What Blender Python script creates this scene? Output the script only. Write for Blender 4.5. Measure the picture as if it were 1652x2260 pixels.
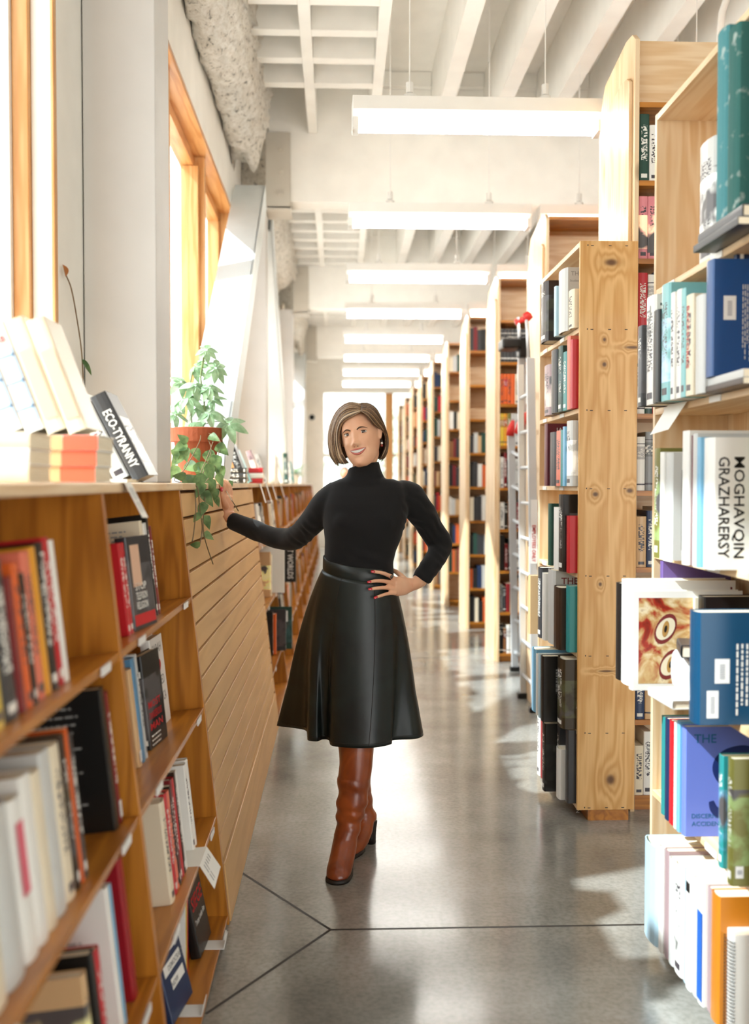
import bpy, bmesh, math, random
import numpy as np
from mathutils import Vector, Matrix, Euler
random.seed(7)
SC = bpy.context.scene
for o in list(bpy.data.objects): bpy.data.objects.remove(o, do_unlink=True)
COL = SC.collection
PI = math.pi

# ------------------------------------------------------------------ camera
F_PX = 2197.2
EYE = Vector((0, 0, 1.44))
TH, PH = math.atan(81/F_PX), math.atan(62/F_PX)
FWD = Vector((math.sin(TH)*math.cos(PH), math.cos(TH)*math.cos(PH), -math.sin(PH)))
RGT = Vector((math.cos(TH), -math.sin(TH), 0))
UPV = RGT.cross(FWD)
cd = bpy.data.cameras.new('camera'); cam = bpy.data.objects.new('camera', cd); COL.objects.link(cam)
cd.sensor_fit = 'VERTICAL'; cd.sensor_height = 36.0; cd.sensor_width = 26.3; cd.lens = 35.0
cd.clip_start = 0.05; cd.clip_end = 300
cam.matrix_world = Matrix(((RGT.x, UPV.x, -FWD.x, EYE.x), (RGT.y, UPV.y, -FWD.y, EYE.y), (RGT.z, UPV.z, -FWD.z, EYE.z), (0, 0, 0, 1)))
cd.dof.use_dof = True; cd.dof.focus_distance = 3.80; cd.dof.aperture_fstop = 1.9
SC.camera = cam
SC.view_settings.view_transform = 'Standard'; SC.view_settings.look = 'None'
SC.view_settings.gamma = 1.0; SC.view_settings.use_curve_mapping = False
SC.view_settings.exposure = 0.84

# ------------------------------------------------------------------ daylight
wd = bpy.data.worlds.new('daylight'); SC.world = wd; wd.use_nodes = True
wn = wd.node_tree; wn.nodes.clear()
wo = wn.nodes.new('ShaderNodeOutputWorld'); wb = wn.nodes.new('ShaderNodeBackground')
wt = wn.nodes.new('ShaderNodeTexCoord'); ws = wn.nodes.new('ShaderNodeSeparateXYZ'); wr = wn.nodes.new('ShaderNodeValToRGB')
wn.links.new(wt.outputs['Generated'], ws.inputs[0]); wn.links.new(ws.outputs[2], wr.inputs[0])
wr.color_ramp.elements[0].position = 0.0; wr.color_ramp.elements[0].color = (0.80, 0.78, 0.74, 1)
wr.color_ramp.elements[1].position = 0.35; wr.color_ramp.elements[1].color = (0.90, 0.96, 1.0, 1)
wn.links.new(wr.outputs[0], wb.inputs[0]); wb.inputs[1].default_value = 2.8
wn.links.new(wb.outputs[0], wo.inputs[0])
sd = bpy.data.lights.new('sun', 'SUN'); sun = bpy.data.objects.new('sun', sd); COL.objects.link(sun)
sd.energy = 5.5; sd.color = (0.90, 0.97, 1.0); sd.angle = math.radians(1.2)
sun.rotation_euler = Vector((1.0, 0.36, -1.06)).to_track_quat('-Z', 'Y').to_euler()
LAMP_STRENGTH = 14.0

# ------------------------------------------------------------------ pixel helpers (photo pixel -> point of the place)
def ray(px, py): return FWD + RGT*((px-826)/F_PX) + UPV*((1130-py)/F_PX)
def atY(px, py, Y):
    d = ray(px, py); return EYE + d*(Y/d.y)
def atZ(px, py, z):
    d = ray(px, py); return EYE + d*((z-EYE.z)/d.z)

# ------------------------------------------------------------------ mesh builder
class MB:
    def __init__(s): s.v = []; s.f = []; s.m = []; s.cur = 0
    def add(s, vs, fs):
        b = len(s.v); s.v += [tuple(p) for p in vs]
        for f in fs: s.f.append([b+i for i in f]); s.m.append(s.cur)
    def box(s, x0, x1, y0, y1, z0, z1, R=None):
        vs = [Vector(p) for p in ((x0,y0,z0),(x1,y0,z0),(x1,y1,z0),(x0,y1,z0),(x0,y0,z1),(x1,y0,z1),(x1,y1,z1),(x0,y1,z1))]
        if R: vs = [R @ p for p in vs]
        s.add(vs, [(0,3,2,1),(4,5,6,7),(0,1,5,4),(1,2,6,5),(2,3,7,6),(3,0,4,7)])
    def prism(s, pts, axis, a, b):
        """polygon extruded along an axis: axis 'y' pts are (x,z), 'x' -> (y,z), 'z' -> (x,y)"""
        n = len(pts)
        def mk(p, t): return {'y': (p[0], t, p[1]), 'x': (t, p[0], p[1]), 'z': (p[0], p[1], t)}[axis]
        vs = [mk(p, a) for p in pts] + [mk(p, b) for p in pts]
        s.add(vs, [list(range(n))[::-1], list(range(n, 2*n))] + [(i, (i+1) % n, n+(i+1) % n, n+i) for i in range(n)])
    def rings(s, rs, cap=True, closed=True):
        n = len(rs[0]); b = len(s.v)
        for r in rs: s.v += [tuple(p) for p in r]
        for k in range(len(rs)-1):
            for i in range(n if closed else n-1):
                j = (i+1) % n
                s.f.append([b+k*n+i, b+k*n+j, b+(k+1)*n+j, b+(k+1)*n+i]); s.m.append(s.cur)
        if cap and closed:
            s.f.append([b+i for i in range(n)][::-1]); s.m.append(s.cur)
            s.f.append([b+(len(rs)-1)*n+i for i in range(n)]); s.m.append(s.cur)
    def tube(s, pts, rad, n=10, flat=None):
        """tube through points, rad number or list; flat=(axis vector, ratio) squashes it along an axis"""
        pts = [Vector(p) for p in pts]; N = len(pts)
        if not hasattr(rad, '__len__'): rad = [rad]*N
        rs = []; prev = None
        for i, p in enumerate(pts):
            t = (pts[min(i+1, N-1)]-pts[max(i-1, 0)]).normalized()
            if prev is None:
                a = Vector((0, 0, 1)) if abs(t.z) < .9 else Vector((1, 0, 0))
                u = t.cross(a).normalized()
            else: u = (prev - t*prev.dot(t)).normalized()
            prev = u; w = t.cross(u)
            ring = []
            for k in range(n):
                q = u*math.cos(2*PI*k/n)*rad[i] + w*math.sin(2*PI*k/n)*rad[i]
                if flat:
                    ax = Vector(flat[0]).normalized(); q = q - ax*(q.dot(ax)*(1-flat[1]))
                ring.append(p+q)
            rs.append(ring)
        s.rings(rs)
    def cyl(s, c, r, h, n=20, r2=None, axis='z'):
        r2 = r if r2 is None else r2
        def pt(a, rr, t):
            x, y = math.cos(a)*rr, math.sin(a)*rr
            return {'z': (c[0]+x, c[1]+y, c[2]+t), 'x': (c[0]+t, c[1]+x, c[2]+y), 'y': (c[0]+x, c[1]+t, c[2]+y)}[axis]
        s.rings([[pt(2*PI*i/n, r, 0) for i in range(n)], [pt(2*PI*i/n, r2, h) for i in range(n)]])
    def lathe(s, c, prof, n=28):
        s.rings([[(c[0]+math.cos(2*PI*i/n)*r, c[1]+math.sin(2*PI*i/n)*r, c[2]+z) for i in range(n)] for r, z in prof])
    def ball(s, c, r, n=12, sc=(1,1,1)):
        rs = []
        for k in range(1, n):
            a = PI*k/n
            rs.append([(c[0]+math.sin(a)*math.cos(2*PI*i/n)*r*sc[0], c[1]+math.sin(a)*math.sin(2*PI*i/n)*r*sc[1], c[2]-math.cos(a)*r*sc[2]) for i in range(n)])
        s.rings(rs)

def mesh_of(mb, name, mats, smooth=False, fix=True):
    me = bpy.data.meshes.new(name); me.from_pydata(mb.v, [], mb.f)
    mats = mats if isinstance(mats, (list, tuple)) else [mats]
    for m in mats: me.materials.append(m)
    if len(mats) > 1: me.polygons.foreach_set('material_index', mb.m)
    if fix:
        bm = bmesh.new(); bm.from_mesh(me); bmesh.ops.recalc_face_normals(bm, faces=bm.faces); bm.to_mesh(me); bm.free()
    if smooth: me.polygons.foreach_set('use_smooth', [True]*len(me.polygons))
    me.update(); return me

def tag(o, label=None, cat=None, group=None, kind=None):
    if label: o['label'] = label
    if cat: o['category'] = cat
    if group: o['group'] = group
    if kind: o['kind'] = kind
    return o
def link(name, data, parent=None, loc=None, rot=None):
    o = bpy.data.objects.new(name, data); COL.objects.link(o)
    if parent: o.parent = parent
    if loc is not None: o.location = loc
    if rot is not None: o.rotation_euler = rot
    return o
def obj(name, mb, mats, parent=None, smooth=False, bevel=0, **k):
    o = link(name, mesh_of(mb, name, mats, smooth), parent, k.pop('loc', None), k.pop('rot', None))
    if bevel:
        b = o.modifiers.new('bevel', 'BEVEL'); b.width = bevel; b.segments = 2; b.limit_method = 'ANGLE'
    return tag(o, **k)
def empty(name, loc, label, cat, group=None, rot=None, kind=None):
    o = link(name, None, None, loc, rot); o.empty_display_size = .1
    return tag(o, label, cat, group, kind)
def baked(o):
    """apply the modifiers of o"""
    dg = bpy.context.evaluated_depsgraph_get(); dg.update()
    me = bpy.data.meshes.new_from_object(o.evaluated_get(dg)); o.modifiers.clear(); o.data = me
    return o

# ------------------------------------------------------------------ materials
def new_mat(name, rough=.5, spec=.5):
    m = bpy.data.materials.new(name); m.use_nodes = True
    nt = m.node_tree; b = nt.nodes['Principled BSDF']
    b.inputs['Roughness'].default_value = rough; b.inputs['Specular IOR Level'].default_value = spec
    return m, nt, b
def N(nt, t, **k):
    n = nt.nodes.new('ShaderNode'+t)
    for a, v in k.items():
        if a.startswith('i_'): n.inputs[int(a[2:])].default_value = v
        else: setattr(n, a, v)
    return n
def L(nt, a, b): nt.links.new(a, b)
def mixc(nt, fac, a, b, mode='MIX'):
    n = nt.nodes.new('ShaderNodeMix'); n.data_type = 'RGBA'; n.blend_type = mode
    for s, v in ((n.inputs[0], fac), (n.inputs[6], a), (n.inputs[7], b)):
        if hasattr(v, 'links'): nt.links.new(v, s)
        else: s.default_value = v if not isinstance(v, tuple) else (*v[:3], 1)
    return n.outputs[2]
def ramp(nt, src, stops):
    r = nt.nodes.new('ShaderNodeValToRGB'); nt.links.new(src, r.inputs[0])
    e = r.color_ramp.elements
    while len(e) < len(stops): e.new(.5)
    for q, (p, c) in zip(e, stops): q.position = p; q.color = (*c, 1) if len(c) == 3 else c
    return r.outputs[0]
def srgb(h):
    h = h.lstrip('#'); c = [int(h[i:i+2], 16)/255 for i in (0, 2, 4)]
    return tuple(x/12.92 if x <= .04045 else ((x+.055)/1.055)**2.4 for x in c)
def flat(name, col, rough=.5, spec=.5, metal=0, coat=0, bump=0, bscale=80):
    m, nt, b = new_mat(name, rough, spec)
    c = srgb(col) if isinstance(col, str) else col
    tc = N(nt, 'TexCoord'); nz = N(nt, 'TexNoise'); nz.inputs['Scale'].default_value = 6; L(nt, tc.outputs['Object'], nz.inputs[0])
    L(nt, mixc(nt, nz.outputs[0], tuple(x*.92 for x in c), tuple(min(1, x*1.05) for x in c)), b.inputs['Base Color'])
    b.inputs['Metallic'].default_value = metal; b.inputs['Coat Weight'].default_value = coat
    if bump:
        n2 = N(nt, 'TexNoise'); n2.inputs['Scale'].default_value = bscale; L(nt, tc.outputs['Object'], n2.inputs[0])
        bp = N(nt, 'Bump'); bp.inputs['Strength'].default_value = bump; bp.inputs['Distance'].default_value = .01
        L(nt, n2.outputs[0], bp.inputs['Height']); L(nt, bp.outputs[0], b.inputs['Normal'])
    return m
def wood(name, light, dark, axis, rough=.4, knots=1.0, scale=1.0, seed=0.0, coat=0.0):
    """boards with grain running along axis 0,1,2"""
    m, nt, b = new_mat(name, rough, .4)
    tc = N(nt, 'TexCoord'); oi = N(nt, 'ObjectInfo')
    off = N(nt, 'VectorMath', operation='ADD'); L(nt, tc.outputs['Object'], off.inputs[0])
    sc = N(nt, 'VectorMath', operation='SCALE'); sc.inputs[0].default_value = (7, 11, 5); L(nt, oi.outputs['Random'], sc.inputs['Scale']); L(nt, sc.outputs[0], off.inputs[1])
    mp = N(nt, 'Mapping'); s = [11*scale]*3; s[axis] = .9*scale; mp.inputs['Scale'].default_value = s; mp.inputs['Location'].default_value = (seed, seed*1.7, seed*.6)
    L(nt, off.outputs[0], mp.inputs[0])
    # knots bend the grain around them
    mk = N(nt, 'Mapping'); s2 = [5.0*scale]*3; s2[axis] = 2.2*scale; mk.inputs['Scale'].default_value = s2; L(nt, off.outputs[0], mk.inputs[0])
    vo = N(nt, 'TexVoronoi'); vo.inputs['Scale'].default_value = 1.0; vo.inputs['Randomness'].default_value = 1.0; L(nt, mk.outputs[0], vo.inputs[0])
    bend = N(nt, 'MapRange'); L(nt, vo.outputs['Distance'], bend.inputs[0]); bend.inputs[1].default_value = 0; bend.inputs[2].default_value = .55; bend.inputs[3].default_value = 1.2*knots; bend.inputs[4].default_value = 0
    nz = N(nt, 'TexNoise'); nz.inputs['Scale'].default_value = .8; nz.inputs['Detail'].default_value = 3; L(nt, mp.outputs[0], nz.inputs[0])
    a1 = N(nt, 'Math', operation='MULTIPLY_ADD'); L(nt, nz.outputs[0], a1.inputs[0]); a1.inputs[1].default_value = 14; L(nt, bend.outputs[0], a1.inputs[2])
    sn = N(nt, 'Math', operation='SINE'); m2 = N(nt, 'Math', operation='MULTIPLY'); L(nt, a1.outputs[0], m2.inputs[0]); m2.inputs[1].default_value = 3.2; L(nt, m2.outputs[0], sn.inputs[0])
    fine = N(nt, 'TexNoise'); fine.inputs['Scale'].default_value = 6; fine.inputs['Detail'].default_value = 2; L(nt, mp.outputs[0], fine.inputs[0])
    g = N(nt, 'MapRange'); L(nt, sn.outputs[0], g.inputs[0]); g.inputs[1].default_value = -1; g.inputs[2].default_value = 1; g.inputs[3].default_value = .0; g.inputs[4].default_value = .6
    g2 = N(nt, 'Math', operation='MULTIPLY_ADD'); L(nt, fine.outputs[0], g2.inputs[0]); g2.inputs[1].default_value = .45; L(nt, g.outputs[0], g2.inputs[2])
    c = mixc(nt, g2.outputs[0], light, dark)
    kn = ramp(nt, vo.outputs['Distance'], [(0.0, (1, 1, 1)), (.055, (.75, .75, .75)), (.11, (0, 0, 0))])
    if knots > 0:
        kd = N(nt, 'Math', operation='MULTIPLY'); L(nt, kn, kd.inputs[0]); kd.inputs[1].default_value = .8*min(1, knots)
        c = mixc(nt, kd.outputs[0], c, tuple(x*.28 for x in dark))
    L(nt, c, b.inputs['Base Color'])
    bp = N(nt, 'Bump'); bp.inputs['Strength'].default_value = .12; bp.inputs['Distance'].default_value = .004
    L(nt, g2.outputs[0], bp.inputs['Height']); L(nt, bp.outputs[0], b.inputs['Normal'])
    b.inputs['Coat Weight'].default_value = coat; b.inputs['Coat Roughness'].default_value = .25
    return m
def emis(name, col, st):
    m = bpy.data.materials.new(name); m.use_nodes = True; nt = m.node_tree; b = nt.nodes['Principled BSDF']
    b.inputs['Base Color'].default_value = (*col, 1); b.inputs['Emission Color'].default_value = (*col, 1); b.inputs['Emission Strength'].default_value = st
    return m

HON_L, HON_D = srgb('#CB852F'), srgb('#9C5C18')
PIN_L, PIN_D = srgb('#F1D8B4'), srgb('#DCB585')
M = {}
for i, a in enumerate('xyz'):
    M['honey_'+a] = wood('honey_varnished_pine_'+a, HON_L, HON_D, i, .35, .6, coat=.25)
    M['pine_'+a] = wood('pale_pine_'+a, PIN_L, PIN_D, i, .45, .8, coat=.1)
M['post_'] = wood('knotty_pine_end', srgb('#EBB973'), srgb('#C4873F'), 2, .42, 1.0, seed=3.3, coat=.15)
M['winwood'] = wood('fir_window_wood', srgb('#E2B078'), srgb('#C98A4A'), 2, .4, 0.0)
M['winwood_y'] = wood('fir_window_head', srgb('#DFA568'), srgb('#C07B3A'), 1, .35, 0.0)
M['slat'] = wood('slatwall_board', srgb('#DDB076'), srgb('#CE9F66'), 1, .45, 0.0, .6)
M['groove'] = flat('slatwall_groove', '#5A3414', .8)
M['white'] = flat('white_paint', '#F6F2EA', .6, .3)
M['ceil'] = flat('white_ceiling_paint', '#FAF7F0', .7, .2, bump=.08, bscale=20)
M['greycol'] = flat('grey_white_paint', '#D6D3CF', .55, .3)
M['steel'] = flat('painted_bracket', '#CFC8BB', .5, .3)
M['bluecol'] = flat('pale_grey_paint', '#E1E6E6', .5, .3)
M['tubelamp'] = emis('fluorescent_tube', (1.0, .985, .94), LAMP_STRENGTH)
M['fixture'] = flat('white_enamel', '#F5F3EE', .35)
M['dark'] = flat('dark_metal', '#262320', .5)
M['black'] = flat('black_plastic', '#171513', .4)
M['alu'] = flat('brushed_aluminium', '#D9DADB', .38, .5, metal=.35)
M['red'] = flat('red_plastic', '#D6322C', .35)
M['paper'] = flat('white_card', '#F7F4EC', .7, .2)
M['pages'] = None
def knotty(name, light, dark, knots):
    """end board with its own knots: (x, z, rx, rz) in the board's coordinates"""
    m, nt, b = new_mat(name, .42, .4)
    tc = N(nt, 'TexCoord'); sp = N(nt, 'SeparateXYZ'); L(nt, tc.outputs['Object'], sp.inputs[0])
    def mth(op, a, b_=None, c=None):
        n = N(nt, 'Math', operation=op)
        for i, v in enumerate((a, b_, c)):
            if v is None: continue
            if hasattr(v, 'links'): L(nt, v, n.inputs[i])
            else: n.inputs[i].default_value = v
        return n.outputs[0]
    mp = N(nt, 'Mapping'); mp.inputs['Scale'].default_value = (9, 9, .8); L(nt, tc.outputs['Object'], mp.inputs[0])
    nz = N(nt, 'TexNoise'); nz.inputs['Scale'].default_value = 1; nz.inputs['Detail'].default_value = 3; L(nt, mp.outputs[0], nz.inputs[0])
    phase = mth('MULTIPLY', nz.outputs[0], 40.0); dark_ = None; halo = None
    for kx, kz, rx, rz in knots:
        dx = mth('DIVIDE', mth('SUBTRACT', sp.outputs[0], kx), rx); dz = mth('DIVIDE', mth('SUBTRACT', sp.outputs[2], kz), rz)
        r2 = mth('ADD', mth('MULTIPLY', dx, dx), mth('MULTIPLY', dz, dz))
        r2h = mth('ADD', mth('MULTIPLY', mth('MULTIPLY', dx, dx), .16), mth('MULTIPLY', mth('MULTIPLY', dz, dz), .08))
        e = mth('POWER', 2.718, mth('MULTIPLY', r2h, -1.0)); phase = mth('MULTIPLY_ADD', e, 14.0, phase)
        k = mth('POWER', 2.718, mth('MULTIPLY', mth('POWER', r2, 2.0), -1.0))
        dark_ = k if dark_ is None else mth('MAXIMUM', dark_, k)
        h = mth('POWER', 2.718, mth('MULTIPLY', r2, -.22)); halo = h if halo is None else mth('MAXIMUM', halo, h)
    g = mth('MULTIPLY_ADD', mth('SINE', phase), .5, .5)
    fi = N(nt, 'TexNoise'); fi.inputs['Scale'].default_value = 1; mf = N(nt, 'Mapping'); mf.inputs['Scale'].default_value = (160, 160, 3); L(nt, tc.outputs['Object'], mf.inputs[0]); L(nt, mf.outputs[0], fi.inputs[0])
    g = mth('MULTIPLY_ADD', fi.outputs[0], .4, mth('MULTIPLY', g, .6))
    c = mixc(nt, g, light, dark); c = mixc(nt, mth('MULTIPLY', halo, .45), c, tuple(x*.62 for x in dark)); c = mixc(nt, mth('MULTIPLY', dark_, .85), c, srgb('#4A2611'))
    L(nt, c, b.inputs['Base Color']); b.inputs['Coat Weight'].default_value = .12; return m
_pk = lambda px, py, rx, rz: ((px-745)*4.17/2197-1.017, 1.44-(py-1068)*4.17/2197, rx, rz)
M['post'] = knotty('knotty_pine_end', srgb('#EFC283'), srgb('#CF944B'), [_pk(1350, 578, .026, .014), _pk(1336, 748, .007, .008), _pk(1336, 803, .009, .010), _pk(1318, 1091, .012, .010), _pk(1395, 1083, .014, .010), _pk(1330, 1292, .007, .008), _pk(1356, 1732, .018, .021), _pk(1398, 765, .030, .006), _pk(1345, 1487, .030, .004)])
# ================================================================== THE ROOM
def concrete():
    m, nt, b = new_mat('polished_concrete', .2, .5)
    tc = N(nt, 'TexCoord')
    a = N(nt, 'TexNoise'); a.inputs['Scale'].default_value = 1.6; a.inputs['Detail'].default_value = 7; a.inputs['Roughness'].default_value = .62; L(nt, tc.outputs['Object'], a.inputs[0])
    c = N(nt, 'TexNoise'); c.inputs['Scale'].default_value = 60; c.inputs['Detail'].default_value = 4; L(nt, tc.outputs['Object'], c.inputs[0])
    base = ramp(nt, a.outputs[0], [(.25, srgb('#75736C')), (.5, srgb('#98968F')), (.75, srgb('#B0AFA9'))])
    sp = ramp(nt, c.outputs[0], [(.3, (.78, .78, .78)), (.6, (1, 1, 1))])
    L(nt, mixc(nt, 1.0, base, sp, 'MULTIPLY'), b.inputs['Base Color'])
    L(nt, ramp(nt, a.outputs[0], [(.2, (.13,)*3), (.8, (.26,)*3)]), b.inputs['Roughness'])
    bp = N(nt, 'Bump'); bp.inputs['Strength'].default_value = .03; bp.inputs['Distance'].default_value = .01; L(nt, a.outputs[0], bp.inputs['Height']); L(nt, bp.outputs[0], b.inputs['Normal'])
    b.inputs['Coat Weight'].default_value = .35; b.inputs['Coat Roughness'].default_value = .12
    return m
YN, YE, XR = -3.0, 22.6, 7.0
fm = MB(); fm.box(-1.02, XR, YN, YE, -.15, 0)
fl = obj('floor', fm, concrete(), kind='structure')
jm = MB()
def joint(x0, y0, x1, y1, w=.005):
    d = Vector((x1-x0, y1-y0, 0)).normalized(); n = Vector((-d.y, d.x, 0))*w
    p = [Vector((x0, y0, .0006))-n, Vector((x1, y1, .0006))-n, Vector((x1, y1, .0006))+n, Vector((x0, y0, .0006))+n]
    jm.add(p, [(0, 1, 2, 3)])
joint(-.025, 3.18, 1.05, 3.18); joint(-.36, 3.67, -.025, 3.18); joint(-.36, 2.68, -.025, 3.18)
joint(-.025, 8.2, 1.1, 8.2); joint(-.36, 8.7, -.025, 8.2); joint(-.36, 7.7, -.025, 8.2); joint(-.36, 13.15, 1.2, 13.15)
obj('saw_cut_joint', jm, M['dark'], fl)

GY = [3.25+4.95*k for k in range(-1, 4)]          # girders
DECK = 4.78
cm = MB(); cm.box(-1.02, XR, YN, YE, DECK, DECK+.12)
ce = obj('ceiling', cm, M['ceil'], kind='structure')
for k, gy in enumerate(GY):
    g = MB(); g.box(-.58, XR, gy, gy+.24, 3.74, DECK-.002)
    obj('trim_%d' % (k+1), g, M['ceil'], kind='structure', label=None)
    for sx in (.29-.02+.35,):
        pass
# joists along the aisle
tr = 10
JX = [-.20, .29, .82, 1.25, 1.68, 2.11, 2.55, 2.98, 3.41, 3.85, 4.3, 4.75, 5.2, 5.65, 6.1]
for k in range(len(GY)-1):
    a, b_ = GY[k]+.245, GY[k+1]-.005
    for i, x in enumerate(JX):
        w = .036 if x < .5 else .055
        if x > 2.6 and k > 1: continue
        g = MB(); z0 = 4.29
        g.box(x-w, x+w, a, b_, z0, DECK-.002)
        obj('trim_%d' % tr, g, M['ceil'], kind='structure'); tr += 1
    # short purlins between the wall beam and the second joist
    y = GY[k+1]-(.98 if k == 1 else .14)
    while y > GY[k]+.35:
        g = MB()
        for x0, x1 in ((-.56, -.238), (-.162, .252)): g.box(x0, x1, y-.045, y+.045, 4.29, 4.45)
        g.box(-.56, -.238, y-.03, y+.03, 4.45, DECK-.003); g.box(-.162, .252, y-.03, y+.03, 4.45, DECK-.003)
        obj('trim_%d' % tr, g, M['ceil'], kind='structure'); tr += 1
        y -= .415
    # blocking at the girder face
    g = MB()
    for i in range(1, 7): g.box(JX[i]+.058, JX[i+1]-.058, GY[k+1]-.06, GY[k+1]-.006, 4.66, DECK-.003)
    obj('trim_%d' % tr, g, M['ceil'], kind='structure'); tr += 1

# walls
WX = -.82
WIN = [(-1.2, 2.98), (3.80, 7.97), (8.75, 12.92), (13.70, 17.87), (18.6, 21.9)]
WHEAD, WSILL = 3.60, .95
w = MB()
w.box(WX-.2, WX, YN, YE, 0, WSILL); w.box(WX-.2, WX, YN, YE, WHEAD, DECK-.002)
edges = [YN] + [v for ab in WIN for v in ab] + [YE]
for i in range(0, len(edges), 2): w.box(WX-.2, WX, edges[i], edges[i+1], WSILL, WHEAD)
obj('wall_left', w, M['white'], kind='structure')
w = MB(); w.box(XR, XR+.15, YN, YE, 0, DECK); obj('wall_right', w, M['white'], kind='structure')
# back wall with its window and wood post
w = MB(); y0, y1 = YE, YE+.2
DX0, DX1, DZ = -.31, 2.6, 3.50
w.box(WX, DX0, y0, y1, 0, DECK); w.box(DX1, XR, y0, y1, 0, DECK); w.box(DX0, DX1, y0, y1, DZ, DECK); w.box(DX0, DX1, y0, y1, 0, .35)
obj('wall_back', w, M['white'], kind='structure')

w = MB(); w.box(WX-.2, 1.6, YN-.2, YN, 0, DECK); w.box(5.6, XR+.15, YN-.2, YN, 0, DECK); w.box(1.6, 5.6, YN-.2, YN, 3.4, DECK); obj('wall_light_block', w, M['white'], kind='structure')  # unseen wall added behind the camera, part open, to cut the light from there

def pane_mat():
    m = bpy.data.materials.new('window_glass'); m.use_nodes = True; nt = m.node_tree; nt.nodes.clear()
    o = N(nt, 'OutputMaterial'); t = N(nt, 'BsdfTransparent'); t.inputs[0].default_value = (.96, .98, .98, 1)
    g = N(nt, 'BsdfGlossy'); g.inputs['Roughness'].default_value = .03; lw = N(nt, 'LayerWeight'); lw.inputs[0].default_value = .2; fr = N(nt, 'MapRange'); L(nt, lw.outputs['Facing'], fr.inputs[0]); fr.inputs[3].default_value = .03; fr.inputs[4].default_value = .35
    mx = N(nt, 'MixShader'); L(nt, fr.outputs[0], mx.inputs[0]); L(nt, t.outputs[0], mx.inputs[1]); L(nt, g.outputs[0], mx.inputs[2]); L(nt, mx.outputs[0], o.inputs[0])
    return m
M['glass'] = pane_mat()
def window(n, a, b_, mull):
    e = link('window_%d' % n, None, None, (WX, a, WSILL)); tag(e, kind='structure')
    def part(nm, boxes, mat):
        g = MB()
        for (x0, x1, ya, yb, z0, z1) in boxes: g.box(x0-WX, x1-WX, ya-a, yb-a, z0-WSILL, z1-WSILL)
        return obj(nm, g, mat, e, bevel=.003)
    # lining boards stepped in depth
    part('jamb', [(-1.02, -.825, a, a+.03, WSILL, WHEAD), (-1.02, -.93, a+.03, a+.07, WSILL, WHEAD-.06)], M['winwood'])
    if n == 1:
        part('casing', [(-.829, -.8205, b_-.03, b_, WSILL, WHEAD)], M['winwood'])
        part('reveal', [(-.888, -.8295, b_-.026, b_, WSILL, WHEAD)], M['white'])
        part('stop', [(-.935, -.8885, b_-.05, b_, WSILL, WHEAD)], M['winwood'])
        part('sash', [(-1.02, -.9355, b_-.07, b_, WSILL, WHEAD)], M['white'])
    else: part('jamb', [(-1.02, -.825, b_-.03, b_, WSILL, WHEAD), (-1.02, -.93, b_-.07, b_-.03, WSILL, WHEAD-.06)], M['winwood'])
    part('head', [(-1.02, -.825, a+.031, b_-.031, WHEAD-.03, WHEAD), (-1.02, -.93, a+.031, b_-.031, WHEAD-.10, WHEAD-.03)], M['winwood_y'])
    part('sill', [(-1.02, -.825, a+.031, b_-.031, WSILL, WSILL+.04)], M['winwood_y'])
    for y in mull:
        part('mullion', [(-1.02, -.865, y, y+.05, WSILL+.04, WHEAD-.031), (-1.00, -.90, y+.051, y+.10, WSILL+.04, WHEAD-.102), (-1.00, -.90, y-.05, y-.001, WSILL+.04, WHEAD-.102)], M['winwood'])
    part('glass_pane', [(-.968, -.962, a+.072, b_-.072, WSILL+.04, WHEAD-.10)], M['glass'])
for n, (a, b_) in enumerate(WIN):
    mu = [a+1.39, a+2.78] if n else [b_-1.39, b_-2.78]
    window(n+1, a, b_, mu)
e = link('window_6', None, None, (0, YE, 0)); tag(e, kind='structure')
g = MB(); g.box(1.08, 1.26, .02, .18, .36, DZ-.01); obj('post', g, M['winwood'], e)
g = MB(); g.box(DX0, DX1, .06, .14, 2.05, 2.13); g.box(DX0, DX1, .06, .14, .35, .43); g.box(.38, .44, .06, .14, .43, 2.05); obj('frame', g, M['white'], e)
g = MB(); g.box(DX0, DX1, .095, .101, .43, DZ); obj('glass_pane', g, M['glass'], e)

# columns by the wall, with the bolted girder brackets, and the raking braces
for k, gy in enumerate(GY[1:]):
    c = MB(); c.box(WX+.004, -.585, gy+.01, gy+.27, 1.444, 3.73)
    obj('column', c, M['greycol'], bevel=.004, label=['painted steel column in front of the window pier, nearest the camera', 'painted column at the second beam behind the potted plant', 'slim painted column at the third ceiling beam', 'slim painted column at the fourth beam near the back wall'][k],
        cat='column', group='columns along the window wall')
    e = empty('beam_bracket', (-.58, gy, 3.71), ['bolted steel bracket holding the nearest beam', 'bolted grey steel bracket under the first full beam, above the braces', 'bolted grey bracket at the end of the second visible beam', 'small bolted bracket at the end of the farthest beam'][k], 'bracket', 'steel brackets at the beam ends')
    c = MB(); c.box(-.003, .20, -.022, -.008, -.03, .58); c.box(-.003, .20, -.022, .30, -.04, -.012)
    obj('plate', c, M['steel'], e, bevel=.003)
    for z in (.09, .27, .45):
        c = MB(); c.cyl((.12, -.045, z), .016, .024, 6, axis='y'); c.cyl((.12, -.03, z), .024, .008, 14, axis='y'); obj('bolt', c, M['dark'] if k > 9 else M['steel'], e)
BR = [((-.60, 3.95, 1.46), None)]
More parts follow.
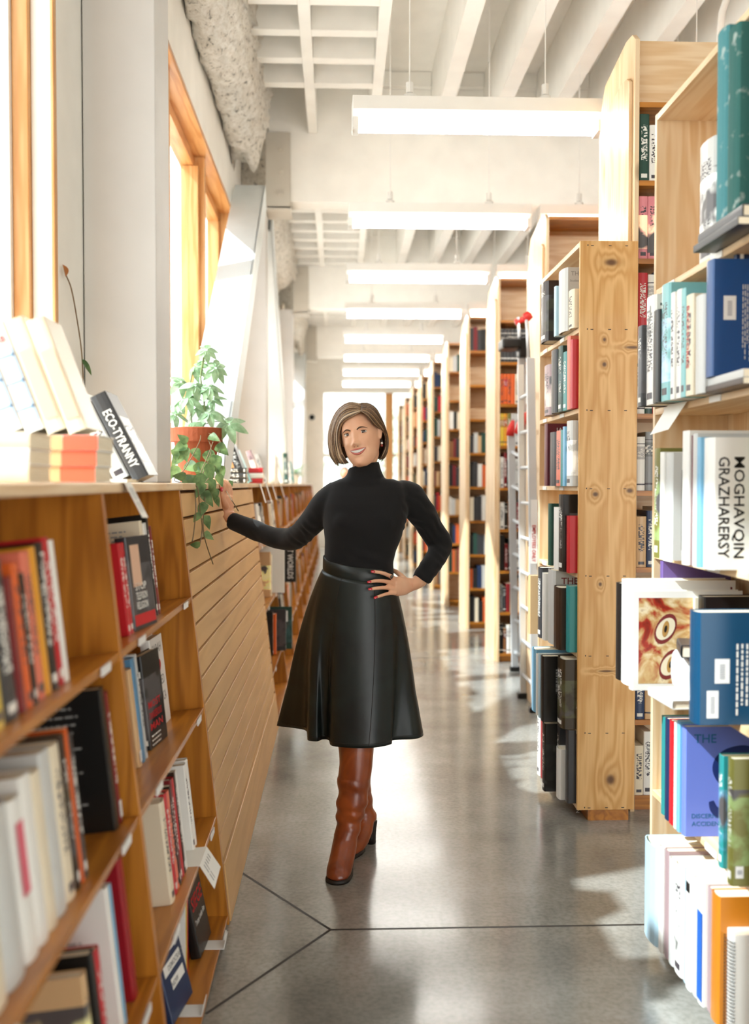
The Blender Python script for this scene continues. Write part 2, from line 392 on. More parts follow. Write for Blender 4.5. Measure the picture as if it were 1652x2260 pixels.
def brace(ya, yb, zt, lab, flip=False):
    """raking wide flange brace in the plane of the wall, foot at ya, head at yb"""
    g = MB()
    d = Vector((0, yb-ya, zt-1.46)); L_ = d.length; d.normalize(); n = Vector((0, d.z, -d.y))
    def bar(x0, x1, n0, n1):
        o = Vector((0, ya, 1.46)); vs = []
        for t in (0, L_):
            for x, q in ((x0, n0), (x1, n0), (x1, n1), (x0, n1)):
                p = o+d*t+n*q
                if t == 0: p = p+d*((1.4445-p.z)/d.z)
                vs.append((x, p.y, p.z))
        g.add(vs, [(0, 1, 2, 3), (4, 7, 6, 5), (0, 4, 5, 1), (1, 5, 6, 2), (2, 6, 7, 3), (3, 7, 4, 0)])
    bar(-.80, -.565, -.10, -.085); bar(-.80, -.565, .085, .10); bar(-.69, -.675, -.085, .085)
    bar(-.582, -.562, -.10, .10)
    obj('brace', g, M['bluecol'], bevel=.003, label=lab, cat='brace', group='raking steel braces')
brace(5.05, 7.95, 3.70, 'sunlit white diagonal brace rising behind the potted plant')
brace(11.6, 8.75, 3.70, 'pale diagonal brace leaning away beyond the second column')
brace(15.2, 17.9, 3.70, 'distant diagonal brace beyond the third column')

# sprayed fireproofing on the beam over the windows
def foam(y0, y1, lab):
    nx, ny = 26, int((y1-y0)/.045); g = MB(); rs = []
    prof = [(-.79, DECK-.01), (-.815, 4.30), (-.815, 4.12), (-.81, 3.99), (-.77, 3.94), (-.70, 3.93), (-.62, 3.97), (-.56, 4.06), (-.53, 4.20), (-.535, 4.30), (-.52, 4.42), (-.53, DECK-.01)]
    # resample the profile
    P = [Vector((x, 0, z)) for x, z in prof]; seg = []
    for i in range(len(P)-1):
        n = max(2, int((P[i+1]-P[i]).length/.025))
        for k in range(n): seg.append(P[i].lerp(P[i+1], k/n))
    seg.append(P[-1])
    from mathutils import noise
    for j in range(ny+1):
        y = y0+(y1-y0)*j/ny; r = []
        tip = max(0, 1-(min(y-y0, y1-y)/.35))
        for i, p in enumerate(seg):
            q = Vector((p.x, y, p.z))
            a = noise.fractal(q*13, .8, 2.0, 5)*.045+noise.noise(q*4)*.03
            c = Vector((-.66, y, 4.45)); dd = (q-c)
            if 2 < i < len(seg)-3: q += dd.normalized()*a + Vector((0, 0, -.26*tip*max(0, noise.noise(Vector((p.x*9, 3, y0))))*2.2+.03*tip))
            if q.x < -.816: q.x = -.816
            r.append(q)
        rs.append(r)
    g.rings(rs)
    return obj('sprayed_fireproofing', g, M['foam'], smooth=True, label=lab, cat='insulation', group='sprayed fireproofing over the windows')
def foam_mat():
    m, nt, b = new_mat('sprayed_fireproofing', .95, .1)
    tc = N(nt, 'TexCoord'); n1 = N(nt, 'TexNoise'); n1.inputs['Scale'].default_value = 26; n1.inputs['Detail'].default_value = 6; n1.inputs['Roughness'].default_value = .7; L(nt, tc.outputs['Object'], n1.inputs[0])
    L(nt, ramp(nt, n1.outputs[0], [(.34, srgb('#8F897E')), (.43, srgb('#EAE2D4')), (.6, srgb('#FBF6EC'))]), b.inputs['Base Color'])
    bp = N(nt, 'Bump'); bp.inputs['Strength'].default_value = .9; bp.inputs['Distance'].default_value = .03; L(nt, n1.outputs[0], bp.inputs['Height']); L(nt, bp.outputs[0], b.inputs['Normal'])
    return m
M['foam'] = foam_mat()
foam(3.7, 7.85, 'lumpy white sprayed fireproofing on the beam above the nearest window')
foam(8.6, 12.9, 'lumpy white fireproofing beyond the first beam bracket')
foam(13.5, 17.8, 'lumpy white fireproofing beyond the second beam bracket')
foam(-1.5, 3.1, 'lumpy white fireproofing above the window beside the camera') if False else None

# fluorescent fixtures, one row down the aisle and its neighbour row
FIXN = ['nearest', 'second', 'third', 'fourth', 'fifth', 'sixth', 'seventh', 'eighth']
fy = [4.94+1.83*k for k in range(8)]
proto = None
def fixture(x, y, lab):
    e = empty('ceiling_light', (x, y, 3.17), lab, 'ceiling light', 'fluorescent lights over the aisle')
    g = MB(); g.prism([(-.075, .15), (.075, .15), (.075, .085), (.035, .055), (-.035, .055), (-.075, .085)], 'x', 0, 1.23)
    g.box(-.004, 0, -.03, .03, -.01, .13); g.box(1.23, 1.234, -.03, .03, -.01, .13)
    obj('housing', g, M['fixture'], e, bevel=.002)
    for yy in (-.034, .034):
        g = MB(); g.cyl((.03, yy, .025), .019, 1.17, 12, axis='x'); obj('lamp_tube', g, M['tubelamp'], e, smooth=True)
    for xx in (.001, 1.20):
        g = MB(); g.box(xx, xx+.028, -.06, .06, .0, .053); obj('lamp_holder', g, M['fixture'], e)
    for xx in (.28, .95):
        g = MB(); g.cyl((xx, 0, .15), .003, DECK-3.17-.15-.005, 8); g.cyl((xx, 0, .15), .03, .03, 12); g.cyl((xx, 0, .19), .018, .05, 8); obj('hanger_rod', g, M['fixture'], e)
    return e
for k, y in enumerate(fy):
    fixture(.075, y, FIXN[k]+' fluorescent strip light hung across the aisle, counted from the camera')
for k, y in enumerate(fy):
    if k in (3, 5, 6, 7) or k < 3: fixture(1.36 if k else 1.5, y+.001, FIXN[k]+' fluorescent strip light of the row beyond, over the bookcases to the right')

# small things on the ceiling
g = MB(); pts = [(2.35, 5.0, 3.0), (2.35, 5.0, 3.9), (2.36, 5.02, 4.15), (2.42, 5.1, 4.35), (2.6, 5.3, 4.5), (2.9, 5.6, 4.6)]
g.tube([(1.90, 4.95, 3.0), (1.90, 4.95, 3.65), (1.91, 4.95, 3.78), (1.95, 4.95, 3.90), (2.05, 4.95, 4.02), (2.25, 4.97, 4.18), (2.33, 5.0, 4.4), (2.33, 5.0, 4.77)], .018, 10)
obj('conduit', g, M['fixture'], smooth=True, label='bent white electrical conduit running up to the ceiling, top right', cat='conduit')
g = MB(); g.box(-.50, -.42, 17.85, 17.93, 2.6, 2.66); g.cyl((-.46, 17.85, 2.63), .05, .06, 14, axis='y')
obj('security_camera', g, M['black'], label='small dark camera on the far column by the back window', cat='camera')
# ================================================================== BOOKS: how one is made
PAL = {'black': '#1B1918', 'charcoal': '#3A3A3C', 'dark brown': '#3B2A20', 'white': '#F2EFE8', 'cream': '#EBDDC2', 'pale grey': '#CFCFCB',
       'grey': '#8D8F90', 'red': '#C3222B', 'dark red': '#7E1D22', 'maroon': '#6A2830', 'orange': '#E0652A', 'amber': '#E5A02E', 'yellow': '#E8C547',
       'tan': '#D9B384', 'brown': '#8A5A34', 'olive': '#7D7A3C', 'green': '#3C7A46', 'dark green': '#22473B', 'teal': '#2E8C8C', 'pale teal': '#86C3C5',
       'sky blue': '#7DB6D6', 'pale blue': '#BBD9E8', 'blue': '#2F62A8', 'navy': '#1E3358', 'deep blue': '#1C4F8C', 'purple': '#6F5A96', 'pink': '#E08A92', 'mauve': '#A98E90', 'salmon': '#E57B62'}
def cover_mat(name, style, rough=.32):
    m, nt, b = new_mat(name, rough, .5)
    oi = N(nt, 'ObjectInfo'); tc = N(nt, 'TexCoord'); sp = N(nt, 'SeparateXYZ'); L(nt, tc.outputs['Generated'], sp.inputs[0])
    base = oi.outputs['Color']
    lum = N(nt, 'RGBToBW'); L(nt, base, lum.inputs[0])
    gt = N(nt, 'Math', operation='GREATER_THAN'); L(nt, lum.outputs[0], gt.inputs[0]); gt.inputs[1].default_value = .22
    ink = mixc(nt, gt.outputs[0], (.86, .84, .78), (.06, .05, .06))
    rnd = oi.outputs['Random']
    def band(lo, hi):
        a = N(nt, 'Math', operation='GREATER_THAN'); L(nt, sp.outputs[2], a.inputs[0]); a.inputs[1].default_value = lo
        c = N(nt, 'Math', operation='LESS_THAN'); L(nt, sp.outputs[2], c.inputs[0]); c.inputs[1].default_value = hi
        d = N(nt, 'Math', operation='MULTIPLY'); L(nt, a.outputs[0], d.inputs[0]); L(nt, c.outputs[0], d.inputs[1]); return d.outputs[0]
    mv = N(nt, 'VectorMath', operation='MULTIPLY_ADD'); L(nt, tc.outputs['Object'], mv.inputs[0]); mv.inputs[1].default_value = (1, 1, 1)
    cx = N(nt, 'CombineXYZ'); sc = N(nt, 'Math', operation='MULTIPLY'); L(nt, rnd, sc.inputs[0]); sc.inputs[1].default_value = 37
    for i in range(3): L(nt, sc.outputs[0], cx.inputs[i])
    L(nt, cx.outputs[0], mv.inputs[2])
    out = base
    if style in ('title', 'picture'):
        # rows of lettering that run down the spine
        mp = N(nt, 'Mapping'); mp.inputs['Scale'].default_value = (95, 30, 190); L(nt, mv.outputs[0], mp.inputs[0])
        nz = N(nt, 'TexNoise'); nz.inputs['Scale'].default_value = 1; nz.inputs['Detail'].default_value = 1; L(nt, mp.outputs[0], nz.inputs[0])
        th = N(nt, 'Math', operation='GREATER_THAN'); L(nt, nz.outputs[0], th.inputs[0]); th.inputs[1].default_value = .52
        t1 = N(nt, 'Math', operation='MULTIPLY'); L(nt, th.outputs[0], t1.inputs[0]); L(nt, band(.30, .84), t1.inputs[1])
        xm = N(nt, 'MapRange', interpolation_type='LINEAR'); L(nt, sp.outputs[0], xm.inputs[0])
        # keep to the middle of the spine
        e1 = N(nt, 'Math', operation='SUBTRACT'); L(nt, sp.outputs[0], e1.inputs[0]); e1.inputs[1].default_value = .5
        e2 = N(nt, 'Math', operation='ABSOLUTE'); L(nt, e1.outputs[0], e2.inputs[0]); e3 = N(nt, 'Math', operation='LESS_THAN'); L(nt, e2.outputs[0], e3.inputs[0]); e3.inputs[1].default_value = .30
        t2 = N(nt, 'Math', operation='MULTIPLY'); L(nt, t1.outputs[0], t2.inputs[0]); L(nt, e3.outputs[0], t2.inputs[1])
        out = mixc(nt, t2.outputs[0], out, ink)
        f = N(nt, 'Math', operation='MULTIPLY'); L(nt, band(.05, .11), f.inputs[0]); L(nt, e3.outputs[0], f.inputs[1])
        out = mixc(nt, f.outputs[0], out, ink)
    if style == 'band':
        hs = N(nt, 'HueSaturation'); L(nt, base, hs.inputs['Color']); hs.inputs['Value'].default_value = .55; hs.inputs['Hue'].default_value = .46
        out = mixc(nt, band(.58, .82), out, hs.outputs[0]); out = mixc(nt, band(.10, .13), out, ink); out = mixc(nt, band(.86, .875), out, ink)
        mp = N(nt, 'Mapping'); mp.inputs['Scale'].default_value = (90, 30, 180); L(nt, mv.outputs[0], mp.inputs[0])
        nz = N(nt, 'TexNoise'); nz.inputs['Scale'].default_value = 1; L(nt, mp.outputs[0], nz.inputs[0])
        th = N(nt, 'Math', operation='GREATER_THAN'); L(nt, nz.outputs[0], th.inputs[0]); th.inputs[1].default_value = .55
        t1 = N(nt, 'Math', operation='MULTIPLY'); L(nt, th.outputs[0], t1.inputs[0]); L(nt, band(.62, .78), t1.inputs[1])
        out = mixc(nt, t1.outputs[0], out, (.8, .77, .7))
    if style == 'picture':
        n2 = N(nt, 'TexNoise'); n2.inputs['Scale'].default_value = 16; n2.inputs['Detail'].default_value = 4; L(nt, mv.outputs[0], n2.inputs[0])
        hs = N(nt, 'HueSaturation'); L(nt, base, hs.inputs['Color']); hs.inputs['Value'].default_value = 2.2; hs.inputs['Hue'].default_value = .58; hs.inputs['Saturation'].default_value = .8
        pic = ramp(nt, n2.outputs[0], [(.40, (0, 0, 0)), (.56, (1, 1, 1))])
        fm_ = N(nt, 'Math', operation='MULTIPLY'); L(nt, pic, fm_.inputs[0]); L(nt, band(.16, .70), fm_.inputs[1])
        out = mixc(nt, fm_.outputs[0], out, hs.outputs[0])
        n3 = N(nt, 'TexNoise'); n3.inputs['Scale'].default_value = 9; L(nt, mv.outputs[0], n3.inputs[0])
        p3 = ramp(nt, n3.outputs[0], [(.55, (0, 0, 0)), (.62, (1, 1, 1))]); f3 = N(nt, 'Math', operation='MULTIPLY'); L(nt, p3, f3.inputs[0]); L(nt, band(.10, .76), f3.inputs[1])
        out = mixc(nt, f3.outputs[0], out, (.10, .09, .09))
    if style == 'cloth':
        n2 = N(nt, 'TexNoise'); n2.inputs['Scale'].default_value = 350; L(nt, tc.outputs['Object'], n2.inputs[0])
        out = mixc(nt, n2.outputs[0], base, (.75, .85, .83), 'MULTIPLY')
        n4 = N(nt, 'TexNoise'); n4.inputs['Scale'].default_value = 30; n4.inputs['Detail'].default_value = 5; L(nt, tc.outputs['Object'], n4.inputs[0])
        out = mixc(nt, ramp(nt, n4.outputs[0], [(.6, (0, 0, 0)), (.72, (.5, .5, .5))]), out, (.7, .75, .7))
        b.inputs['Roughness'].default_value = .8
    L(nt, out, b.inputs['Base Color'])
    return m
CM = {s: cover_mat('book_cover_'+s, s) for s in ('plain', 'title', 'band', 'picture', 'cloth')}
def pages_mat():
    m, nt, b = new_mat('book_pages', .85, .1)
    tc = N(nt, 'TexCoord'); mp = N(nt, 'Mapping'); mp.inputs['Scale'].default_value = (1400, 6, 6); L(nt, tc.outputs['Object'], mp.inputs[0])
    nz = N(nt, 'TexNoise'); nz.inputs['Scale'].default_value = 1; L(nt, mp.outputs[0], nz.inputs[0])
    L(nt, ramp(nt, nz.outputs[0], [(.35, srgb('#D9CBAE')), (.6, srgb('#F3E8D2'))]), b.inputs['Base Color']); return m
M['pages'] = pages_mat()
INK = {c: flat('ink_'+c.replace(' ', '_'), h, .5) for c, h in (('white', '#F4F1EA'), ('black', '#151312'), ('red', '#C8262B'), ('blue', '#2A6FA5'), ('gold', '#D8B46A'), ('grey', '#9C9B98'), ('maroon', '#7A2A2A'))}

_txt = {}
def text_mb(s, size):
    cu = bpy.data.curves.new('t', 'FONT'); cu.body = s; cu.size = size; cu.resolution_u = 2; cu.space_line = .85
    o = bpy.data.objects.new('t', cu); COL.objects.link(o); o.data.offset = size*.012
    dg = bpy.context.evaluated_depsgraph_get(); dg.update()
    me = bpy.data.meshes.new_from_object(o.evaluated_get(dg))
    vs = [v.co.copy() for v in me.vertices]; fs = [list(p.vertices) for p in me.polygons]
    bpy.data.objects.remove(o, do_unlink=True); bpy.data.meshes.remove(me); bpy.data.curves.remove(cu)
    return vs, fs
def text(parent, s, origin, along, up, size, ink='white', fit=None, name='lettering', off=.0006):
    vs, fs = text_mb(s, size)
    if not vs: return
    a, u = Vector(along), Vector(up); n = a.cross(u)
    x0 = min(v.x for v in vs); x1 = max(v.x for v in vs); k = 1
    if fit: k = fit/(x1-x0)
    g = MB(); g.add([Vector(origin)+a*((v.x-x0)*k)+u*v.y+n*off for v in vs], fs)
    o = link(name, mesh_of(g, name, INK[ink] if isinstance(ink, str) else ink, fix=False), parent)
    return o
def panel(parent, name, origin, along, up, w, h, mat, off=.0004, label=None):
    a, u = Vector(along), Vector(up); n = a.cross(u); p = Vector(origin)+n*off
    g = MB(); g.add([p, p+a*w, p+a*w+u*h, p+u*h], [(0, 1, 2, 3)])
    o = link(name, mesh_of(g, name, mat, fix=False), parent)
    if label: o['label'] = label
    return o

BOOKN = [0]
USED = {}
def book(loc, rz, t, h, d, col, style='title', label='', group=None, hard=None, lean=0, tilt=0, far=False, pitch=0, cat='book'):
    """a closed book: spine at local y=0 facing -y, local x across the thickness"""
    BOOKN[0] += 1
    hard = (t > .022) if hard is None else hard
    c = srgb(PAL.get(col, col)) if isinstance(col, str) else col
    k = .0025 if hard else .0008; ov = .003 if hard else 0.0
    g = MB(); n = 5; r = t*.12 if hard else t*.04
    # cover: a U of two boards and a slightly rounded spine
    outer = [(0, d), (0, r)] + [(t/2-math.cos(PI*i/n)*t/2, -math.sin(PI*i/n)*r*0+r*(1-math.sin(PI*i/n))) for i in range(1, n)] + [(t, r), (t, d)]
    inner = [(t-k, d), (t-k, r+k)] + [(t/2+math.cos(PI*i/n)*(t/2-k), r*(1-math.sin(PI*i/n))+k) for i in range(1, n)] + [(k, r+k), (k, d)]
    if far:
        g.prism(outer, 'z', 0, h); f = link('book', mesh_of(g, 'book', [CM[style], M['pages']]), None, loc, (tilt, lean, rz))
        for p in f.data.polygons:
            if abs(p.normal.z) > .5 or p.normal.y > .5: p.material_index = 1
    else:
        m = len(outer); vs = [(x, y, z) for z in (0, h) for x, y in outer] + [(x, y, z) for z in (0, h) for x, y in inner[::-1]]
        fs = []
        for i in range(m-1):
            fs.append((i, i+1, m+i+1, m+i)); fs.append((2*m+i+1, 2*m+i, 3*m+i, 3*m+i+1))
            fs.append((i+1, i, 2*m+i, 2*m+i+1)); fs.append((m+i, m+i+1, 3*m+i+1, 3*m+i))
        fs += [(0, m, 3*m, 2*m), (m-1, 2*m-1+0, 4*m-1, 3*m-1)]
        g.add(vs, fs); f = link('book', mesh_of(g, 'book', CM[style]), None, loc, (tilt, lean, rz))
        q = MB(); q.box(k+.0002, t-k-.0002, r+k+.0005, d-ov, ov, h-ov)
        link('page_block', mesh_of(q, 'page_block', M['pages']), f)
    f.color = (*c, 1)
    n_ = USED.get(label, 0); USED[label] = n_+1
    return tag(f, label, cat, group)
ORD = ['first', 'second', 'third', 'fourth', 'fifth', 'sixth', 'seventh', 'eighth', 'ninth', 'tenth', 'eleventh', 'twelfth', 'thirteenth', 'fourteenth', 'fifteenth', 'sixteenth', 'seventeenth', 'eighteenth', 'nineteenth', 'twentieth', 'twenty-first', 'twenty-second', 'twenty-third', 'twenty-fourth']
STK = flat('white_sticker', '#F6F5F2', .4)
STG = flat('grey_barcode', '#9C9FA6', .5)
def sticker(b, origin, along, up, w=.03, h=.06):
    s = panel(b, 'price_sticker', origin, along, up, w, h, STK, .0006)
    a, u = Vector(along), Vector(up); o = Vector(origin)
    g = MB(); n = a.cross(u)*.001
    for i in range(9):
        p = o+u*(h*.18+i*h*.07)+a*(w*.32)+n
        g.add([p, p+a*w*.36, p+a*w*.36+u*h*.035, p+u*h*.035], [(0, 1, 2, 3)])
    link('barcode', mesh_of(g, 'barcode', STG, fix=False), s)
def lines(b, origin, along, up, w, n, pitch, ink, seed=1, gap=.2, th=.35):
    """fine print: a block of small set lines, up is the direction of the line stack"""
    rr = random.Random(seed); a, u = Vector(along), Vector(up); nn = a.cross(u)*.0007; g = MB()
    for i in range(n):
        x = 0; L2 = w*(rr.uniform(.75, 1) if i % 5 != 4 else rr.uniform(.3, .7))
        while x < L2:
            ww = rr.uniform(.006, .018); ww = min(ww, L2-x)
            p = Vector(origin)-u*(i*pitch)+a*x+nn
            g.add([p, p+a*ww, p+a*ww+u*pitch*th, p+u*pitch*th], [(0, 1, 2, 3)]); x += ww+.004
    o = link('fine_print', mesh_of(g, 'fine_print', INK[ink], fix=False), b); return o
# ================================================================== LEFT: raked low bookcases under the windows
RAKE = .11
def faceX(z): return -.355-.158*z/1.443
TOPZ = 1.443
XB = -.805
def raked_case(y0, y1, divs, shelves, label, top=True):
    e = empty('raked_bookcase', (XB, y0, 0), label, 'bookcase', 'raked bookcases under the windows')
    def P(g, nm, mat, **k): return obj(nm, g, mat, e, **k)
    t = .022
    ys = [y0]+list(divs)+[y1-t]
    for i, y in enumerate(ys):
        g = MB(); g.prism([(.012, 0), (faceX(0)-XB, 0), (faceX(1.42)-XB, 1.419), (.012, 1.419)], 'y', y-y0, y-y0+t)
        P(g, 'side_panel' if i in (0, len(ys)-1) else 'divider', M['honey_z'], bevel=.0015)
    for i in range(len(ys)-1):
        a, b_ = ys[i]+t+.0005-y0, ys[i+1]-.0005-y0
        for z in shelves:
            g = MB(); 
            fx = faceX(z)-XB-.001; dz = RAKE*(fx-.0125) if z > .1 else 0
            g.prism([(.0125, z-.02-dz), (fx-.002, z-.02), (fx, z), (.0125, z-dz)], 'y', a, b_)
            s = P(g, 'shelf', M['honey_y'], bevel=.0015)
            for fy_ in ((.55,) if b_-a < .95 else (.16, .83)):
                yy = a+(b_-a)*fy_
                g = MB(); X = faceX(z-.012)-XB
                g.box(X+.0005, X+.004, yy, yy+.075, z-.019, z-.001)
                h = obj('label_holder', g, M['fixture'], s)
    g = MB(); g.box(0, .0115, 0, y1-y0, 0, 1.419); P(g, 'back_panel', M['honey_z'])
    g = MB(); g.box(.04, faceX(0)-XB-.03, .03, y1-y0-.03, .0, .0095); 
    if top:
        g = MB(); g.box(.0, faceX(1.43)-XB+.010, 0, y1-y0-.001, 1.4195, TOPZ)
        P(g, 'worktop', M['pine_y'], bevel=.004)
    return e
raked_case(1.06, 3.25, [2.175], [1.075, .716, .36, .03], 'honey pine raked bookcase of two bays, nearest on the left')
def slat_housing():
    y0, y1 = 3.252, 5.93
    e = empty('slatwall_counter', (XB, y0, 0), 'counter fronted with tan slatted boards, under the plant and hand', 'counter')
    y1_ = y1-y0
    g = MB(); g.prism([(.30, .19), (faceX(.19)-XB-.022, .19), (faceX(1.42)-XB-.022, 1.419), (.27, 1.419)], 'y', .002, y1_); obj('core', g, M['groove'], e)
    z = 1.411; p = .0865
    while z-p > .18:
        g = MB(); a, b_ = z, z-p+.008
        g.prism([(faceX(a)-XB-.021, a), (faceX(a)-XB, a-.003), (faceX(b_)-XB, b_), (faceX(b_)-XB-.021, b_)], 'y', .002, y1_)
        obj('slat_board', g, M['slat'], e, bevel=.001); z -= p
    g = MB(); g.prism([(.30, 0), (faceX(0)-XB+.004, 0), (faceX(z-.01)-XB+.004, z-.008), (.30, z-.008)], 'y', .002, y1_); obj('base_board', g, M['slat'], e, bevel=.003)
    # worktop cut out around the column
    c0, c1 = 3.25-y0, 3.53-y0
    for (a0, a1, b0, b1) in ((.23, faceX(1.43)-XB+.010, .001, y1_), (0, .229, c1+.01, y1_)):
        g = MB(); g.box(a0, a1, b0, b1, 1.4195, TOPZ); obj('worktop', g, M['pine_y'], e, bevel=.003)
    return e
slat_housing()
LC = [(5.935, 8.2), (8.205, 10.5), (10.505, 12.8), (12.805, 15.1), (15.105, 17.4), (17.405, 19.7)]
for i, (a, b_) in enumerate(LC):
    raked_case(a, b_, [a+1.12], [1.055, .68, .30, .03], ['low raked bookcase beyond the slatted counter, behind her elbow', 'second low bookcase beyond the slatted counter', 'third low bookcase beyond the slatted counter', 'fourth low bookcase beyond the slatted counter', 'fifth low bookcase beyond the slatted counter', 'farthest low bookcase on the window side'][i])

# ================================================================== RIGHT: end bookcases that face the aisle
def end_case(y0, y1, top, shelves, label, XF=1.017, XK=1.262):
    e = empty('end_bookcase', (XF, y0, 0), label, 'bookcase', 'narrow end bookcases facing the aisle')
    D = XK-XF; Wd = y1-y0; t = .02
    def P(nm, x0, x1, ya, yb, z0, z1, mat, par=e, **k):
        g = MB(); g.box(x0, x1, ya, yb, z0, z1); return obj(nm, g, mat, par, **k)
    P('side_panel', 0, D, 0, t, .05, top, M['post'], bevel=.002)
    P('side_panel', 0, D, Wd-t, Wd, .05, top, M['pine_z'], bevel=.002)
    P('top_board', .001, D, t+.001, Wd-t-.001, top-.022, top-.002, M['pine_y'])
    P('back_panel', D-.008, D-.001, t+.001, Wd-t-.001, .07, top-.023, M['pine_z'])
    for z in shelves:
        s = P('shelf', .001, D-.009, t+.001, Wd-t-.001, z-.02, z, M['pine_y'], bevel=.0015)
        P('label_holder', -.003, .0005, Wd-.20, Wd-.12, z-.019, z-.002, M['fixture'], s)
        P('label_holder', -.003, .0005, .28, .36, z-.019, z-.002, M['fixture'], s)
    P('plinth', .05, D-.02, .015, Wd-.02, .0, .0495, M['honey_y'])
    return e
E1S = [2.06, 1.68, 1.22, .83, .45, .07]; E2S = [2.10, 1.76, 1.43, 1.06, .72, .39, .07]
e1 = end_case(2.335, 3.19, 2.62, E1S, 'tall pale pine bookcase at the right edge, nearest the camera')
e2 = end_case(4.17, 5.02, 2.46, E2S, 'pine bookcase with knotty end board standing right of the aisle')
for z in E2S+[2.45]:
    for x in (.03, .045, .12, .19):
        g = MB(); g.box(x, x+.004+(.008 if x > .03 else 0), -.0008, .0005, z-.012, z-.009+(0 if x > .03 else .003)); obj('nail_head', g, M['dark'], e2)

# ================================================================== RIGHT: the tall ranges across the aisle
RY = [4.29+1.833*k for k in range(10)]
RS = [.07+.335*k for k in range(10)]
RNAME = ['tall book range behind the knotty pine end board', 'tall book range behind the ladder with an empty top shelf', 'tall book range just left of the ladder', 'second tall book range left of the ladder', 'third tall book range left of the ladder', 'fourth tall book range left of the ladder', 'fifth tall book range left of the ladder', 'sixth tall range from the ladder, far down the aisle', 'seventh tall range, far down the aisle', 'farthest tall range by the back window']
def tall_range(k):
    y0 = RY[k]; W = .56; X0 = 1.28; X1 = 3.2 if k == 0 else 2.3; top = 3.40 if k == 0 else 3.12
    e = empty('tall_bookcase', (X0, y0, 0), RNAME[k], 'bookcase', 'tall pine book ranges across the room')
    def P(nm, x0, x1, ya, yb, z0, z1, mat, par=e, **kk):
        g = MB(); g.box(x0, x1, ya, yb, z0, z1); return obj(nm, g, mat, par, **kk)
    def endp(nm, x0, x1, a, b_, zt, c):
        g = MB(); g.prism([(a, 0), (b_, 0), (b_, zt-c), (b_-c*.45, zt-c*.35), (a+c*.9, zt), (a+c*.3, zt-.01), (a, zt-c*.3)], 'x', x0, x1); return obj(nm, g, M['pine_z'], e, bevel=.002)
    endp('end_panel', .0, .02, 0, W, top, .16)
    if k != 1 or True:
        endp('facing_panel', -.016, -.0005, .035, W-.03, top-.18, .12)
    for xx in ([.92, 1.88] if k == 0 else [.92]): P('upright', xx, xx+.02, 0, W, .07, 3.10, M['honey_z'])
    segs = [(.021, .919), (.941, 1.879)] if k == 0 else [(.021, .919)]
    for z in RS:
        for a, b_ in segs:
            P('shelf', a, b_, .002, W-.002, z-.022, z, M['honey_x'])
    P('back_panel', .021, X1-X0-.001, W/2-.004, W/2+.004, .07, 3.08, M['pine_x'])
    if k == 0:
        P('header_panel', .021, X1-X0-.001, .06, .075, 3.087, 3.37, M['pine_x'])
    P('plinth', .03, .91, .03, W-.03, 0, .047, M['honey_x'])
    return e
for k in range(10): tall_range(k)
# ================================================================== BOOKS ON THE RIGHT END BOOKCASES
def Yon(px, X):
    d = ray(px, 1068); return X*d.y/d.x
def zat(px, py, Y): return atY(px, py, Y).z
def rrow(zs, items, where, group, back, y_far):
    res = []; lim_ = 4.197 if y_far > 4 else 2.362; pos = []; prev = y_far
    for it in items:
        y1, y2 = Yon(it[0], it[3]), Yon(it[1], it[3]); o = it[8] if len(it) > 8 else {}
        a = min(y1, prev-.0012); t = max(.006, y1-y2); pos.append((a, t, y1)); prev = a-t-o.get('room', 0)
    end = pos[-1][0]-pos[-1][1]; kk = min(1, (y_far-lim_)/(y_far-end))
    for it, (a, t, y1) in zip(items, pos):
        xf, xn, yt, X, dep, col, style, lab = it[:8]; o = it[8] if len(it) > 8 else {}
        Yf = y_far-(y_far-a)*kk; t *= kk; z = zs+.0006+o.get('dz', 0)
        h = zat(xf, yt, y1)-z
        if zs == 2.06: h = min(h, 2.594-z)
        dep = min(dep, back-X-.004)
        b = book((X, Yf, z), -PI/2, t, h, dep, col, style, lab, group, hard=o.get('hard'))
        res.append((b, t, h, dep))
    return res
G1 = ['art books on the top shelf of the near right bookcase', 'books on the second shelf of the near right bookcase', 'books on the third shelf of the near right bookcase', 'books on the fourth shelf of the near right bookcase', 'books on the fifth shelf of the near right bookcase', 'books on the lowest shelf of the near right bookcase']
BK = 1.249
# -- top shelf
r = rrow(2.06, [(1530, 1566, 330, 1.03, .20, 'pale grey', 'picture', 'tall book with marbled grey spine against the side, top right shelf')], '', G1[0], BK, 3.165)
g = MB(); g.box(.945, 1.245, 2.345, 2.66, 2.0606, 2.078); b = book((.965, 2.665, 2.0606), -PI/2, .012, .2, .2, 'black', 'plain', 'black', None); bpy.data.objects.remove(b.children[0]); bpy.data.objects.remove(b)
def lying(x0, y_near, z, w, dl, th, col, style, lab, group, rz=0, spine='x'):
    """book lying flat: w across x, dl along y; the spine faces -x (spine='x') or the camera (spine='y')"""
    if spine == 'x':
        b = book((x0, y_near, z+th), 0, th, dl, w, col, style, lab, group); b.rotation_euler = Matrix(((0, 1, 0), (0, 0, 1), (-1, 0, 0))).transposed().to_euler()
        Mx = Matrix(((0, 1, 0), (0, 0, 1), (1, 0, 0)))   # local x->z, y->x, z->y
        b.rotation_euler = Matrix(((0, 1, 0), (0, 0, 1), (1, 0, 0))).to_euler(); b.location = (x0, y_near, z)
    else:
        b = book((x0, y_near, z), 0, th, w, dl, col, style, lab, group)
        b.rotation_euler = Matrix(((0, 0, -1), (0, 1, 0), (1, 0, 0))).to_euler(); b.location = (x0+w, y_near, z)
    if rz: b.rotation_euler = (Euler((0, 0, rz)).to_matrix() @ b.rotation_euler.to_matrix()).to_euler()
    return b
lying(.955, 2.362, 2.0606, .28, .30, .018, 'black', 'plain', 'black flat book under the two tall teal cloth volumes', G1[0])
